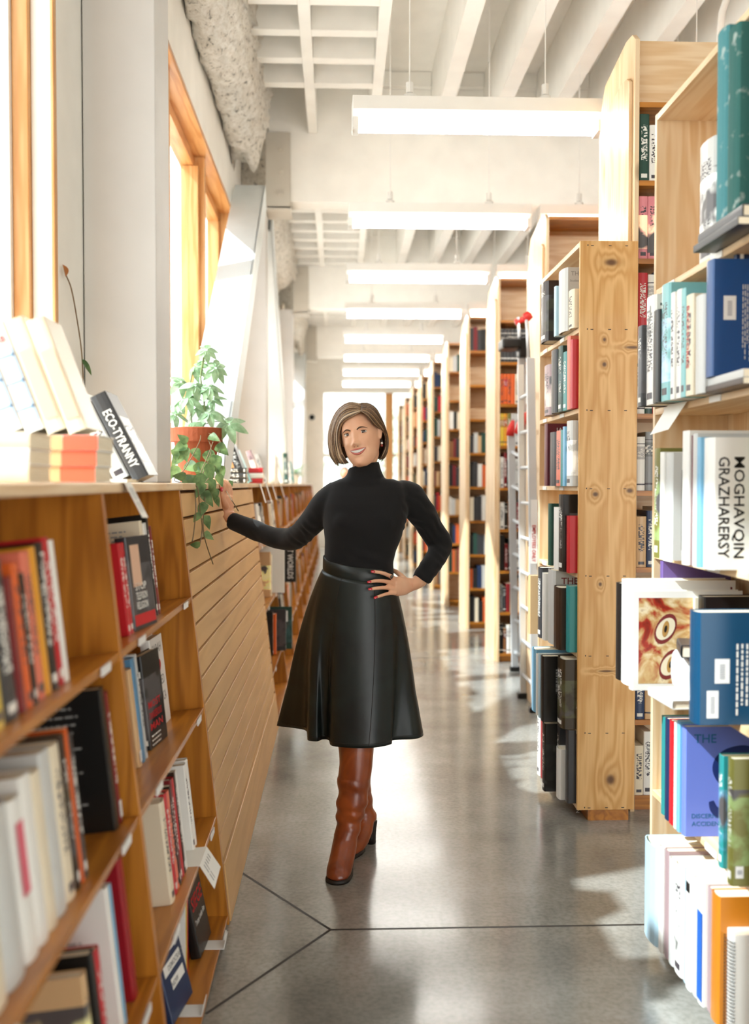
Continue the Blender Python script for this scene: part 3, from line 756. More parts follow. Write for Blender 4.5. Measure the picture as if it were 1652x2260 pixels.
lying(.965, 2.365, 2.080, .27, .29, .030, 'charcoal', 'plain', 'charcoal flat book directly under the tall teal cloth volumes', G1[0])
rrow(2.06, [(1569, 1592, 78, .975, .26, 'teal', 'cloth', 'tall worn teal cloth volume, the one farther from the camera', {'dz': .052, 'lean': 0}),
            (1593, 1617, 74, .972, .27, 'dark green', 'cloth', 'tall frayed green cloth volume with its cover facing the camera', {'dz': .052, 'hard': True})], '', G1[0], BK, 2.66)
for o in bpy.data.objects:
    if o.get('label', '').startswith('tall worn teal') : o.color = (*srgb('#4E8F96'), 1)
    if o.get('label', '').startswith('tall frayed green'): o.color = (*srgb('#2F6863'), 1)
# -- second shelf
r = rrow(1.68, [
    (1403, 1412, 722, .935, .25, 'charcoal', 'picture', 'thin glossy pictured magazine, leftmost on the second shelf of the near bookcase'),
    (1413, 1432, 664, .945, .25, 'white', 'title', 'white book with large black T at the left of the second shelf', {'hard': True}),
    (1433, 1446, 690, .940, .22, 'black', 'plain', 'black glossy spine beside the white book with a large T'),
    (1448, 1466, 636, .945, .26, 'pale teal', 'picture', 'pale blue book with red letter and portrait on the second shelf'),
    (1468, 1476, 652, .95, .25, 'white', 'title', 'white spine with dark lettering right of the pale blue portrait book'),
    (1477, 1487, 648, .955, .25, 'white', 'title', 'second white lettered spine right of the pale blue portrait book'),
    (1488, 1497, 645, .955, .26, 'pale teal', 'title', 'pale blue book with red title word, centre of the second shelf'),
    (1498, 1513, 660, .955, .24, 'cream', 'title', 'thick cream book with red spine lettering on the second shelf', {'hard': True}),
    (1514, 1533, 664, .96, .24, 'pale grey', 'plain', 'pale grey-green book between the cream book and the big blue one'),
    (1604, 1610, 508, 1.04, .19, 'navy', 'plain', 'navy book with large white letters behind the big blue book', {'room': .0})], '', G1[1], BK, 3.165)
b, t, h, dp = r[1]; text(b, 'T', (t, .02, h-.075), (0, 1, 0), (0, 0, 1), .07, 'black'); text(b, 'THE', (t*.25, 0, h-.03), (0, 0, -1), (1, 0, 0), t*.6, 'grey')
b, t, h, dp = r[3]; text(b, 'N', (t, .03, h-.075), (0, 1, 0), (0, 0, 1), .055, 'red')
b, t, h, dp = r[6]; text(b, 'The', (t, .02, h-.06), (0, 1, 0), (0, 0, 1), .06, 'red')
b, t, h, dp = r[7]; text(b, 'BACKSTORIES', (t*.3, -.0005, h-.03), (0, 0, -1), (1, 0, 0), t*.5, 'red')
b, t, h, dp = r[9]; text(b, 'P', (t, .01, h-.085), (0, 1, 0), (0, 0, 1), .08, 'white'); text(b, 'AT', (t, .01, h-.15), (0, 1, 0), (0, 0, 1), .055, 'white')
lying(.97, 2.36, 1.6806, .27, .27, .016, 'dark brown', 'plain', 'thin dark flat book under the big blue book', G1[1])
lying(.975, 2.37, 1.6975, .26, .25, .020, 'pale grey', 'plain', 'pale grey flat book under the big blue book', G1[1])
r = rrow(1.68, [(1541, 1556, 586, .965, .27, 'deep blue', 'plain', 'big blue book with white sticker, its back cover facing the camera', {'dz': .038, 'hard': True})], '', G1[1], BK, 2.60)
b, t, h, dp = r[0]
sticker(b, (t, .030, h*.48), (0, 1, 0), (0, 0, 1), .033, .062)
lines(b, (t, .082, h*.78), (0, 0, -1), (0, 1, 0), .20, 6, -.006, 'white', 3)
panel(b, 'cover_picture', (t, .16, h*.2), (0, 1, 0), (0, 0, 1), .10, h*.55, CM['picture'])
# shelf note
g = MB(); y1_ = 2.93; g.add([(1.0, 2.99, 1.679), (1.012, 2.86, 1.679), (.972, 2.90, 1.60), (.955, 3.02, 1.59)], [(0, 1, 2, 3)]); g.add([(1.0, 2.99, 1.6795), (1.012, 2.86, 1.6795), (1.03, 2.86, 1.6812), (1.03, 2.99, 1.6812)], [(0, 1, 2, 3)])
ncard = obj('shelf_note', g, M['paper'], label='white paper note hanging from the second shelf of the near right bookcase', cat='note')
s_ = ncard.modifiers.new('thickness', 'SOLIDIFY'); s_.thickness = .0006
# -- third shelf
r = rrow(1.22, [
    (1441, 1452, 990, .945, .24, 'olive', 'picture', 'book with dark green photographic cover, leftmost on the third shelf', {'hard': True}),
    (1454, 1462, 998, .945, .24, 'white', 'plain', 'plain white book next to the green photographic one'),
    (1464, 1478, 1000, .95, .24, 'pale grey', 'plain', 'light grey book second from the green photographic one'),
    (1502, 1516, 952, .94, .27, 'white', 'plain', 'tall white book at the centre of the third shelf', {'hard': True}),
    (1517, 1522, 962, .95, .26, 'maroon', 'plain', 'thin maroon book between tall white ones, third shelf'),
    (1523, 1532, 958, .945, .27, 'pale grey', 'plain', 'tall pale grey book right of the thin maroon one'),
    (1534, 1542, 966, .945, .27, 'sky blue', 'plain', 'tall book with light blue edge on the third shelf'),
    (1544, 1566, 968, .95, .28, 'white', 'plain', 'tall white book with large rotated black lettering on its cover', {'hard': True}),
    (1590, 1604, 960, 1.05, .19, 'olive', 'picture', 'dark olive pictured book at the right edge of the third shelf')], '', G1[2], BK, 3.165)
b, t, h, dp = r[7]
text(b, 'MOGHAVQIN', (t, .058, h-.05), (0, 0, -1), (0, 1, 0), .038, 'black', fit=h-.08)
text(b, 'GRAZHARERSY', (t, .018, h-.05), (0, 0, -1), (0, 1, 0), .040, 'black', fit=h-.08)
b, t, h, dp = r[2]; panel(b, 'cover_panel', (t, .03, .03), (0, 1, 0), (0, 0, 1), .17, h-.08, INK['grey'])
# -- fourth shelf: large art books, some pulled out
r = rrow(.83, [
    (1456, 1462, 1237, 1.02, .22, 'purple', 'picture', 'tall book with purple and teal painted cover on the fourth shelf'),
    (1352, 1362, 1282, .87, .28, 'black', 'plain', 'black art book with white sticker sticking out into the aisle', {'hard': True}),
    (1368, 1385, 1276, .87, .33, 'white', 'plain', 'very large white art book with a red T on its cover', {'hard': True}),
    (1388, 1396, 1302, .865, .33, 'white', 'plain', 'art book whose cover shows red and gold carved eyes', {'hard': True}),
    (1530, 1535, 1318, 1.045, .19, 'cream', 'plain', 'thin cream edged book on the fourth shelf'),
    (1537, 1552, 1312, 1.05, .19, 'black', 'plain', 'black book behind the big navy one', {'hard': True}),
    (1580, 1586, 1350, 1.0, .2, 'salmon', 'plain', 'salmon pink book just behind the big navy one')], '', G1[3], BK, 3.165)
r = r[1:]
b, t, h, dp = r[0]; sticker(b, (t, .02, h*.03), (0, 1, 0), (0, 0, 1), .03, .08)
b, t, h, dp = r[1]; text(b, 'T', (t, .285, h-.02), (0, 0, -1), (0, 1, 0), .05, 'maroon')
b, t, h, dp = r[2]
def mask_picture():
    m, nt, bb = new_mat('red_and_gold_carving', .35, .5)
    tc = N(nt, 'TexCoord'); mp = N(nt, 'Mapping'); mp.inputs['Scale'].default_value = (9, 9, 9); L(nt, tc.outputs['Object'], mp.inputs[0])
    a = N(nt, 'TexNoise'); a.inputs['Scale'].default_value = 1; a.inputs['Detail'].default_value = 5; a.inputs['Distortion'].default_value = 1.2; L(nt, mp.outputs[0], a.inputs[0])
    L(nt, ramp(nt, a.outputs[0], [(.30, srgb('#3A1A10')), (.42, srgb('#A5301F')), (.5, srgb('#C9A36B')), (.6, srgb('#E9D9B4')), (.7, srgb('#8A4A2A'))]), bb.inputs['Base Color']); return m
MP = mask_picture()
panel(b, 'cover_picture', (t, .02, .02), (0, 1, 0), (0, 0, 1), dp-.04, h-.04, MP)
for q, (cy, cz) in enumerate(((.10, h*.62), (.115, h*.26))):
    g = MB(); n = 20
    for k_, (rr, ee, mm) in enumerate(((.052, .030, 0), (.044, .022, 1), (.016, .016, 2), (.007, .007, 3))):
        g.cur = mm; g.add([(t+.0008+k_*.0004, cy+math.cos(2*PI*i/n)*rr*.6+math.sin(2*PI*i/n)*.25*rr, cz+math.sin(2*PI*i/n)*ee*1.5) for i in range(n)], [tuple(range(n))])
    o = link('carved_eye', mesh_of(g, 'carved_eye', [INK['maroon'], flat('gilt_cream', '#E9DDC0'), flat('gilt', '#B68A4A'), INK['black']], fix=False), b)
lying(.90, 2.64, .8306, .30, .18, .025, 'white', 'plain', 'white flat book lying in front, under the carved eyes cover', G1[3], rz=.05)
b = lying(.93, 2.665, .8306+.136, .24, .13, .035, 'charcoal', 'plain', 'grey book lying open-edge out on top of the books, fourth shelf', G1[3], rz=-.25)
lying(.955, 2.645, .8566, .27, .17, .108, 'pale grey', 'plain', 'thick pale grey flat book carrying the small grey one', G1[3])
r = rrow(.83, [(1519, 1541, 1344, .905, .33, 'navy', 'plain', 'large navy book with two white stickers and white text, facing the camera', {'hard': True})], '', G1[3], BK, 2.54)
b, t, h, dp = r[0]; b.color = (*srgb('#12486A'), 1)
sticker(b, (t, .045, h*.37), (0, 1, 0), (0, 0, 1), .038, .062); sticker(b, (t, .025, h*.06), (0, 1, 0), (0, 0, 1), .03, .07)
lines(b, (t, .105, h*.72), (0, 0, -1), (0, 1, 0), .20, 9, -.0125, 'white', 5, th=.42)
# -- fifth shelf
r = rrow(.45, [
    (1462, 1469, 1578, .97, .22, 'teal', 'plain', 'teal-blue thin spine, leftmost on the fifth shelf of the near bookcase'),
    (1470, 1478, 1582, .965, .22, 'navy', 'plain', 'second thin navy spine on the fifth shelf of the near bookcase'),
    (1479, 1489, 1586, .965, .22, 'red', 'plain', 'red book on the fifth shelf of the near bookcase'),
    (1491, 1496, 1590, .965, .22, 'white', 'plain', 'thin white book right of the red one on the fifth shelf'),
    (1497, 1503, 1588, .965, .23, 'sky blue', 'plain', 'thin light blue book against the violet-blue one, fifth shelf'),
    (1504, 1513, 1596, .97, .25, 'blue', 'plain', 'violet-blue book with a dark curling figure on its cover', {'hard': True, 'room': .13}),
    (1590, 1600, 1662, .985, .22, 'teal', 'picture', 'teal green book with white title at right of the fifth shelf'),
    (1610, 1622, 1668, .965, .23, 'olive', 'picture', 'grey-green patterned book standing nearest on the fifth shelf', {'hard': True})], '', G1[4], BK, 3.165)
b, t, h, dp = r[5]; b.color = (*srgb('#7486DC'), 1)
text(b, 'THE', (t, .025, h-.045), (0, 1, 0), (0, 0, 1), .035, 'blue'); text(b, 'DISCERNING', (t, .02, .052), (0, 1, 0), (0, 0, 1), .018, 'blue'); text(b, 'ACCIDENTALLY', (t, .02, .03), (0, 1, 0), (0, 0, 1), .018, 'blue')
g = MB(); cv = [(.075, .10), (.085, .075), (.11, .065), (.14, .08), (.15, .11), (.14, .145), (.115, .165), (.10, .19), (.105, .215), (.13, .235), (.17, .245), (.205, .235)]
cvp = [Vector((t+.001, a0, c0)) for a0, c0 in cv]; sm = []
for i in range(len(cvp)-1):
    p0, p1, p2, p3 = cvp[max(i-1, 0)], cvp[i], cvp[i+1], cvp[min(i+2, len(cvp)-1)]
    for q in range(5): u_ = q/5; sm.append(.5*((2*p1)+(p2-p0)*u_+(2*p0-5*p1+4*p2-p3)*u_*u_+(-p0+3*p1-3*p2+p3)*u_**3))
g.tube(sm, [.007+.017*math.sin(PI*i/len(sm)) for i in range(len(sm))], 12, flat=((1, 0, 0), .02))
link('cover_figure', mesh_of(g, 'cover_figure', flat('deep_blue_ink', '#162B6B'), fix=False), b)
b, t, h, dp = r[7]; sticker(b, (t, .03, .02), (0, 0, 1), (0, -1, 0), .03, .02)
# -- lowest shelf
r = rrow(.07, [
    (1422, 1450, 1842, .93, .25, 'pale blue', 'plain', 'large pale cyan book at the left end of the lowest right shelf', {'hard': True}),
    (1452, 1461, 1856, .94, .24, 'white', 'plain', 'white book right of the large pale cyan one', {}),
    (1462, 1471, 1860, .945, .24, 'mauve', 'plain', 'mauve-brown book on the lowest right shelf', {'hard': True}),
    (1473, 1484, 1880, .945, .23, 'pale grey', 'plain', 'silver-grey spine right of the mauve-brown book'),
    (1485, 1503, 1890, .945, .23, 'white', 'picture', 'black and white photographic spine on the lowest right shelf'),
    (1504, 1512, 1902, .95, .23, 'pale blue', 'plain', 'pale blue spine right of the photographic one'),
    (1513, 1524, 1915, .945, .24, 'white', 'plain', 'white book with a small black square at the top of its spine'),
    (1525, 1535, 1920, .95, .22, 'pale grey', 'plain', 'pale glazed white book left of the blue banded one'),
    (1537, 1550, 1926, .95, .22, 'white', 'plain', 'white book with broad blue band on the lowest right shelf'),
    (1552, 1562, 1936, .96, .22, 'mauve', 'plain', 'grey-brown book left of the orange one, lowest right shelf'),
    (1566, 1584, 1952, .955, .22, 'amber', 'plain', 'orange book with white title THE LO, lowest right shelf', {'hard': True}),
    (1596, 1612, 2030, .975, .20, 'white', 'plain', 'white notebook with black spiral binding, nearest on the lowest shelf')], '', G1[5], BK, 3.165)
b, t, h, dp = r[6]; panel(b, 'spine_square', (t*.15, 0, h-.05), (1, 0, 0), (0, 0, 1), t*.7, .028, INK['black'])
b, t, h, dp = r[8]; panel(b, 'blue_band', (t*.08, 0, .01), (1, 0, 0), (0, 0, 1), t*.84, h*.72, flat('ink_cobalt', '#1E62C0'))
b, t, h, dp = r[10]; b.color = (*srgb('#C87A1E'), 1)
text(b, 'THE', (t, .03, h*.62), (0, 1, 0), (0, 0, 1), .045, 'white'); text(b, 'LO', (t, .035, h*.51), (0, 1, 0), (0, 0, 1), .045, 'white'); text(b, 'STU', (t, .035, h*.32), (0, 1, 0), (0, 0, 1), .022, 'white')
b, t, h, dp = r[11]; g = MB()
for i in range(26):
    zz = .01+i*(h-.02)/26; n = 10; rr = t/2+.003
    g.tube([(t/2+math.cos(2*PI*k/n)*rr, .002+math.sin(2*PI*k/n)*.011, zz+.002*k/n) for k in range(n+1)], .0011, 5)
link('spiral_binding', mesh_of(g, 'spiral_binding', M['black'], fix=False), b)

# ---- second end bookcase
G2 = ['books on the %s shelf of the bookcase with the knotty end board' % o for o in ('top', 'second', 'third', 'fourth', 'fifth', 'sixth', 'lowest')]
BK2 = 1.245; YF2 = 4.995
r = rrow(2.10, [(1191, 1206, 628, .955, .26, 'dark brown', 'picture', 'dark book with red painted cover, top shelf beside the knotty board'),
    (1226, 1231, 628, .97, .25, 'pale blue', 'plain', 'thin pale blue book on that top shelf'),
    (1233, 1252, 598, .975, .25, 'pale grey', 'plain', 'pale grey book titled THE S on the top shelf', {'hard': True}),
    (1256, 1268, 640, .99, .22, 'cream', 'title', 'short cream book on the top shelf against the knotty board')], '', G2[0], BK2, YF2)
b, t, h, dp = r[0]; b.color = (*srgb('#33231C'), 1)
b, t, h, dp = r[2]; text(b, 'THE S', (t, .03, h-.035), (0, 1, 0), (0, 0, 1), .026, 'grey'); text(b, 'Studies in', (t, .025, h-.062), (0, 1, 0), (0, 0, 1), .014, 'grey'); text(b, 'Gaspal F', (t, .02, .03), (0, 1, 0), (0, 0, 1), .016, 'grey')
rrow(1.76, [(1200, 1216, 808, .975, .24, 'mauve', 'picture', 'book with faded violet picture, left on the second shelf'),
    (1219, 1232, 772, .975, .24, 'black', 'plain', 'black glossy spine on the second shelf beside the knotty board', {'hard': True}),
    (1236, 1246, 762, .985, .23, 'dark green', 'picture', 'dark book with blue and gold spine on the second shelf'),
    (1248, 1258, 774, .99, .23, 'teal', 'title', 'bright green marbled spine on the second shelf'),
    (1261, 1269, 736, .99, .23, 'salmon', 'plain', 'salmon red book on the second shelf by the knotty board'),
    (1270, 1276, 742, .99, .23, 'red', 'plain', 'red book touching the knotty board on the second shelf')], '', G2[1], BK2, YF2)
r = rrow(1.43, [(1206, 1213, 934, .965, .25, 'maroon', 'plain', 'maroon book titled LA on the third shelf', {'hard': True}),
    (1216, 1231, 954, .975, .22, 'charcoal', 'plain', 'dark grey book on the third shelf by the knotty board', {'hard': True}),
    (1233, 1247, 950, .98, .22, 'salmon', 'title', 'orange-red book with black letters A and K, third shelf'),
    (1249, 1255, 946, .98, .24, 'teal', 'plain', 'thin teal edged book, third shelf by the knotty board'),
    (1256, 1262, 938, .98, .24, 'sky blue', 'plain', 'light blue book, third shelf by the knotty board'),
    (1263, 1277, 926, .985, .24, 'pale grey', 'picture', 'pale pictured book touching the knotty board, third shelf')], '', G2[2], BK2, YF2)
b, t, h, dp = r[0]; text(b, 'LA', (t, .05, h-.035), (0, 1, 0), (0, 0, 1), .022, 'white')
b, t, h, dp = r[2]; text(b, 'A', (t, .02, h-.05), (0, 1, 0), (0, 0, 1), .024, 'black'); text(b, 'K', (t, .02, .05), (0, 1, 0), (0, 0, 1), .024, 'black')
r = rrow(1.06, [(1216, 1224, 1112, .98, .24, 'dark green', 'plain', 'dark green book on the fourth shelf by the knotty board', {'hard': True}),
    (1233, 1246, 1120, .965, .25, 'white', 'plain', 'white book with small landscape picture and blue A, fourth shelf'),
    (1247, 1262, 1092, .965, .26, 'black', 'picture', 'black photographic book on the fourth shelf by the knotty board', {'hard': True}),
    (1264, 1272, 1140, .98, .24, 'red', 'plain', 'red book at the right end of the fourth shelf')], '', G2[3], BK2, YF2)
b, t, h, dp = r[1]; text(b, 'A', (t, .05, h*.36), (0, 1, 0), (0, 0, 1), .04, 'blue'); text(b, 'ec', (t, .01, h*.22), (0, 1, 0), (0, 0, 1), .04, 'blue')
g = MB(); g.cur = 0; g.add([(t+.001, .04, h*.62), (t+.001, .12, h*.62), (t+.001, .12, h*.72), (t+.001, .04, h*.72)], [(0, 1, 2, 3)]); g.cur = 1; g.add([(t+.001, .04, h*.72), (t+.001, .12, h*.72), (t+.001, .12, h*.9), (t+.001, .04, h*.9)], [(0, 1, 2, 3)])
link('cover_picture', mesh_of(g, 'cover_picture', [flat('dark_hill', '#23382E'), flat('turquoise_sky', '#3AA3B0')], fix=False), b)
r = rrow(.72, [(1167, 1172, 1270, .915, .23, 'tan', 'plain', 'beige book sticking out of the fifth shelf toward the ladder'),
    (1190, 1199, 1252, .94, .25, 'charcoal', 'title', 'dark spine with white flecks on the fifth shelf'),
    (1201, 1208, 1266, .945, .25, 'white', 'plain', 'white spine left of the grey-white titled book, fifth shelf'),
    (1210, 1226, 1256, .955, .25, 'pale grey', 'plain', 'grey-white book titled THE SE OF with large serif letters', {'hard': True}),
    (1229, 1246, 1296, .95, .24, 'dark brown', 'plain', 'near-black book with small white rotated text, fifth shelf', {'hard': True}),
    (1260, 1268, 1296, .98, .24, 'teal', 'plain', 'teal ribbed book against the knotty board, fifth shelf')], '', G2[4], BK2, YF2)
b, t, h, dp = r[3]; text(b, 'THE SE', (t, .04, h-.06), (0, 1, 0), (0, 0, 1), .042, 'maroon'); text(b, 'OF DREI', (t, .03, h-.10), (0, 1, 0), (0, 0, 1), .042, 'maroon')
b, t, h, dp = r[4]; lines(b, (t, .06, h*.75), (0, 0, -1), (0, 1, 0), .13, 5, -.010, 'white', 9); 
r = rrow(.39, [(1176, 1186, 1430, .90, .30, 'sky blue', 'plain', 'grey-blue large book, leftmost on the sixth shelf'),
    (1188, 1192, 1446, .90, .28, 'white', 'plain', 'thin white book edge, first of two on the sixth shelf'),
    (1194, 1198, 1446, .90, .28, 'pale blue', 'plain', 'thin pale blue book edge behind the big black book'),
    (1200, 1206, 1450, .90, .28, 'black', 'plain', 'big black book standing out from the sixth shelf', {'hard': True}),
    (1236, 1252, 1452, .955, .28, 'dark brown', 'picture', 'brown striped book with words AND CO on its cover', {'hard': True})], '', G2[5], BK2, YF2)
b, t, h, dp = r[3]; lines(b, (t, .07, h*.8), (0, 0, -1), (0, 1, 0), .13, 3, -.030, 'grey', 4)
b, t, h, dp = r[4]; b.color = (*srgb('#3B3020'), 1)
for i, s in enumerate(('AND CO', 'IN TH', 'PLEIS')): text(b, s, (t, .06+.008*i, h*.30-.026*i), (0, 1, 0), (0, 0, 1), .022, 'grey')
r = rrow(.07, [(1197, 1204, 1570, .94, .22, 'white', 'title', 'white and red spine at the left of the lowest shelf'),
    (1206, 1214, 1600, .945, .22, 'red', 'plain', 'short red book on the lowest shelf beside the knotty board'),
    (1217, 1226, 1614, .915, .27, 'black', 'picture', 'dark collage-covered book standing out on the lowest shelf', {'hard': True}),
    (1229, 1235, 1590, .97, .23, 'charcoal', 'title', 'dark thin book behind the framed white one'),
    (1242, 1254, 1662, .955, .27, 'white', 'plain', 'white book with framed black picture on the lowest shelf', {'hard': True}),
    (1262, 1270, 1620, .98, .22, 'charcoal', 'plain', 'dark book squeezed against the knotty board, lowest shelf')], '', G2[6], BK2, YF2)
b, t, h, dp = r[4]; panel(b, 'cover_frame', (t, .13, .03), (0, 1, 0), (0, 0, 1), .12, h-.06, INK['black']); p_ = panel(b, 'cover_picture', (t, .142, .045), (0, 1, 0), (0, 0, 1), .10, h-.09, MP, .0010); text(b, 'TREASURES MODERN', (t, .075, h*.7), (0, 0, -1), (0, 1, 0), .022, 'grey')
g = MB(); g.box(.935, .937, 4.66, 4.735, .40, .49); gs = obj('letter_sign', g, M['paper'], label='small white sign with a green letter G on the low shelf edge', cat='sign'); gs.location = (0, 0, 0)
text(gs, 'G', (.9349, 4.722, .42), (0, -1, 0), (0, 0, 1), .07, flat('ink_green', '#1F6A4A')) 
g = MB(); g.box(.936, 1.015, 4.66, 4.735, .3903, .3915)

# ================================================================== BOOKS ON THE RAKED LEFT BOOKCASES
def lrow(zs, items, group, X0=.03, tilt=RAKE-.0005):
    """items: (Y near, t, h, d, colour, style, label, options)"""
    res = []
    for it in items:
        y, t, h, d, col, st, lab = it[:7]; o = it[7] if len(it) > 7 else {}
        X = faceX(zs)-X0-o.get('back', 0); z = zs-(RAKE*(faceX(zs)-X) if zs > .1 else 0)+.0008
        tl = -tilt if zs > .1 else -.02
        if zs <= .1: tl = 0
        d = min(d, X-XB-.03)
        b = book((X, y, z), PI/2, t, h, d, col, st, lab, group, hard=o.get('hard'), tilt=tl, lean=o.get('lean', 0)); res.append((b, t, h, d))
    return res
GA = ['books on the %s shelf of the nearest left bay' % s for s in ('top', 'second', 'third', 'bottom')]
GB = ['books on the %s shelf of the second left bay' % s for s in ('top', 'second', 'third', 'bottom')]
r = lrow(1.075, [(1.42, .045, .24, .16, 'amber', 'title', 'amber book just inside the left picture edge, nearest bay top shelf'), (1.468, .060, .25, .16, 'yellow', 'title', 'yellow book at the left picture edge, nearest bay top shelf'), (1.532, .064, .25, .16, 'charcoal', 'title', 'charcoal book at the left picture edge, nearest bay top shelf'),
    (1.60, .030, .22, .16, 'dark red', 'plain', 'dark red book at the left picture edge, top shelf of the nearest bay'),
    (1.634, .030, .24, .16, 'orange', 'title', 'orange book at the left picture edge, left bay top shelf'),
    (1.667, .022, .22, .16, 'black', 'title', 'black book with pale lettering among orange ones, left bay'),
    (1.692, .045, .255, .16, 'salmon', 'title', 'thick orange-red book on the top shelf of the nearest left bay'),
    (1.740, .030, .26, .16, 'amber', 'plain', 'amber yellow book on the top shelf of the nearest left bay'),
    (1.774, .045, .265, .17, 'black', 'title', 'thick black book with big white spine lettering, nearest left bay', {'hard': True}),
    (1.822, .030, .272, .16, 'red', 'title', 'red book between the black and white ones, nearest left bay'),
    (1.856, .030, .265, .16, 'white', 'plain', 'white book at the far end of the row beside the bare shelf')], GA[0])
b, t, h, d = r[8]; text(b, 'FOREVER', (t*.28, -.0005, h*.93), (0, 0, -1), (1, 0, 0), t*.75, 'white', fit=h*.5)
r = lrow(.716, [(1.34, .07, .25, .17, 'cream', 'plain', 'cream book cut off by the left picture edge, second shelf'), (1.415, .08, .26, .17, 'pale grey', 'plain', 'pale grey book cut off by the left picture edge, second shelf'),
    (1.50, .055, .25, .17, 'white', 'plain', 'thick white book with pink block, second shelf at left edge'),
    (1.558, .050, .27, .17, 'white', 'plain', 'second thick white book on the second shelf of the nearest bay'),
    (1.612, .045, .26, .17, 'cream', 'plain', 'cream book between thick white books, second shelf'),
    (1.662, .055, .28, .17, 'pale grey', 'plain', 'thick pale grey book with faint lettering, second shelf', {'hard': True}),
    (1.722, .050, .275, .17, 'cream', 'title', 'thick cream lettered book on the second shelf'),
    (1.78, .024, .28, .16, 'dark brown', 'picture', 'brown patterned thin book beside the white books'),
    (1.81, .016, .285, .16, 'orange', 'plain', 'thin orange book in the middle of the second shelf'),
    (1.83, .026, .27, .16, 'charcoal', 'title', 'dark lettered book next to the thin orange one'),
    (2.085, .040, .30, .20, 'black', 'plain', 'large black book showing its text-covered back, nearest bay', {'hard': True}),
    (2.128, .024, .285, .19, 'dark red', 'title', 'dark red book between the large black book and the divider')], GA[1])
b, t, h, d = r[10]; lines(b, (0, .185, h*.88), (0, -1, 0), (0, 0, 1), .14, 13, .017, 'grey', 11, th=.25); sticker(r[11][0], (.002, 0, .012), (1, 0, 0), (0, 0, 1), .02, .035)
b, t, h, d = r[2]; panel(b, 'pink_block', (t*.15, 0, h*.4), (1, 0, 0), (0, 0, 1), t*.6, h*.45, flat('pink_ink', '#E36B7C'))
r = lrow(.36, [(1.74, .03, .22, .16, 'tan', 'picture', 'tan pictured book at the bottom left picture corner'),
    (1.80, .03, .23, .16, 'black', 'plain', 'black book near the bottom left picture corner'),
    (1.835, .03, .22, .16, 'red', 'title', 'red book left of the large white book, third shelf'),
    (1.95, .028, .29, .22, 'white', 'plain', 'large white book showing a page of black text, third shelf'),
    (1.982, .012, .285, .2, 'sky blue', 'plain', 'thin blue spine beside the large white book'),
    (2.07, .045, .30, .2, 'dark red', 'plain', 'dark red book with white lines against the divider', {'hard': True})], GA[2])
b, t, h, d = r[3]; lines(b, (0, .20, h*.88), (0, -1, 0), (0, 0, 1), .15, 17, .014, 'grey', 21, th=.3)
b, t, h, d = r[5]; b.color = (*srgb('#9A1420'), 1); lines(b, (0, .17, h*.62), (0, -1, 0), (0, 0, 1), .11, 5, .02, 'white', 5, th=.3)
r = lrow(1.075, [(2.415, .030, .225, .14, 'red', 'title', 'first of two matching red books, second left bay', {'hard': True}),
    (2.448, .030, .225, .14, 'red', 'title', 'second of the matching red books, beside the black STOP cover', {'hard': True}),
    (2.70, .030, .27, .18, 'cream', 'plain', 'cream book with text on its back, second left bay'),
    (2.735, .012, .26, .17, 'white', 'plain', 'thin white book behind the cream one, second left bay'),
    (2.76, .026, .262, .17, 'pale grey', 'title', 'grey lettered book in the second left bay top shelf'),
    (2.79, .028, .285, .18, 'black', 'title', 'tall black book with dotted white title, second left bay'),
    (2.825, .026, .25, .18, 'dark red', 'title', 'dark red book beyond the tall black one, second left bay')], GB[0])
b, t, h, d = r[2]; lines(b, (0, .16, h*.90), (0, -1, 0), (0, 0, 1), .12, 6, .012, 'grey', 2, th=.3)
def faceout(Xc, Yc, zs, t, w, h, col, style, lab, group, rz=0, tilt=.16):
    """a book turned to show its front cover to the aisle; w along Y"""
    b = book((Xc, Yc, zs), rz, t, h, w, col, style, lab, group); b.rotation_euler = (Euler((0, 0, rz)).to_matrix() @ Euler((0, -tilt, 0)).to_matrix()).to_euler(); return b, t, h, w
b, t, h, w = faceout(-.532, 2.492, 1.0700, .03, .155, .235, 'charcoal', 'picture', 'black book with pale figure and STOP in white, turned outward', GB[0], rz=-.17, tilt=.11)
for i, s in enumerate(('STOP', 'TELEVISION', 'RELIGION')): text(b, s, (t, .03, h*.42-.024*i), (0, 1, 0), (0, 0, 1), .026, 'white', fit=.075)
panel(b, 'red_band', (t, .006, .01), (0, 1, 0), (0, 0, 1), w-.012, .028, INK['red'], .0008)
panel(b, 'cover_figure', (t, .02, h*.46), (0, 1, 0), (0, 0, 1), .06, h*.45, flat('skin_print', '#E0B79A'), .0006)
r = lrow(.716, [(2.565, .040, .255, .17, 'tan', 'plain', 'tan book, first on the second shelf of the second bay', {'hard': True}),
    (2.61, .040, .275, .17, 'blue', 'plain', 'mid-blue book right of the tan one, second bay', {'hard': True}),
    (2.655, .018, .28, .17, 'pale grey', 'title', 'thin lettered book between the blue one and the outward facing black one')], GB[1], X0=.075)
r[1][0].color = (*srgb('#5C8FB4'), 1); sticker(r[0][0], (.008, 0, .012), (1, 0, 0), (0, 0, 1), .024, .028)
b, t, h, d = faceout(-.540, 2.735, .7055, .028, .16, .26, 'black', 'picture', 'black book facing out with red title lines, second bay', GB[1], rz=-.12, tilt=.11)
for i, s in enumerate(('MOST', 'DANGEROUS', 'MAN')): text(b, s, (t, .02, h*.42-.03*i), (0, 1, 0), (0, 0, 1), .028, 'red', fit=.11)
lines(b, (t, .02, h*.12), (0, 1, 0), (0, 0, 1), .1, 3, .012, 'white', 8)
b, t, h, d = faceout(-.560, 2.965, .7035, .03, .155, .27, 'white', 'plain', 'white book facing out with grey letters and a red heart', GB[1], rz=-.05, tilt=.11)
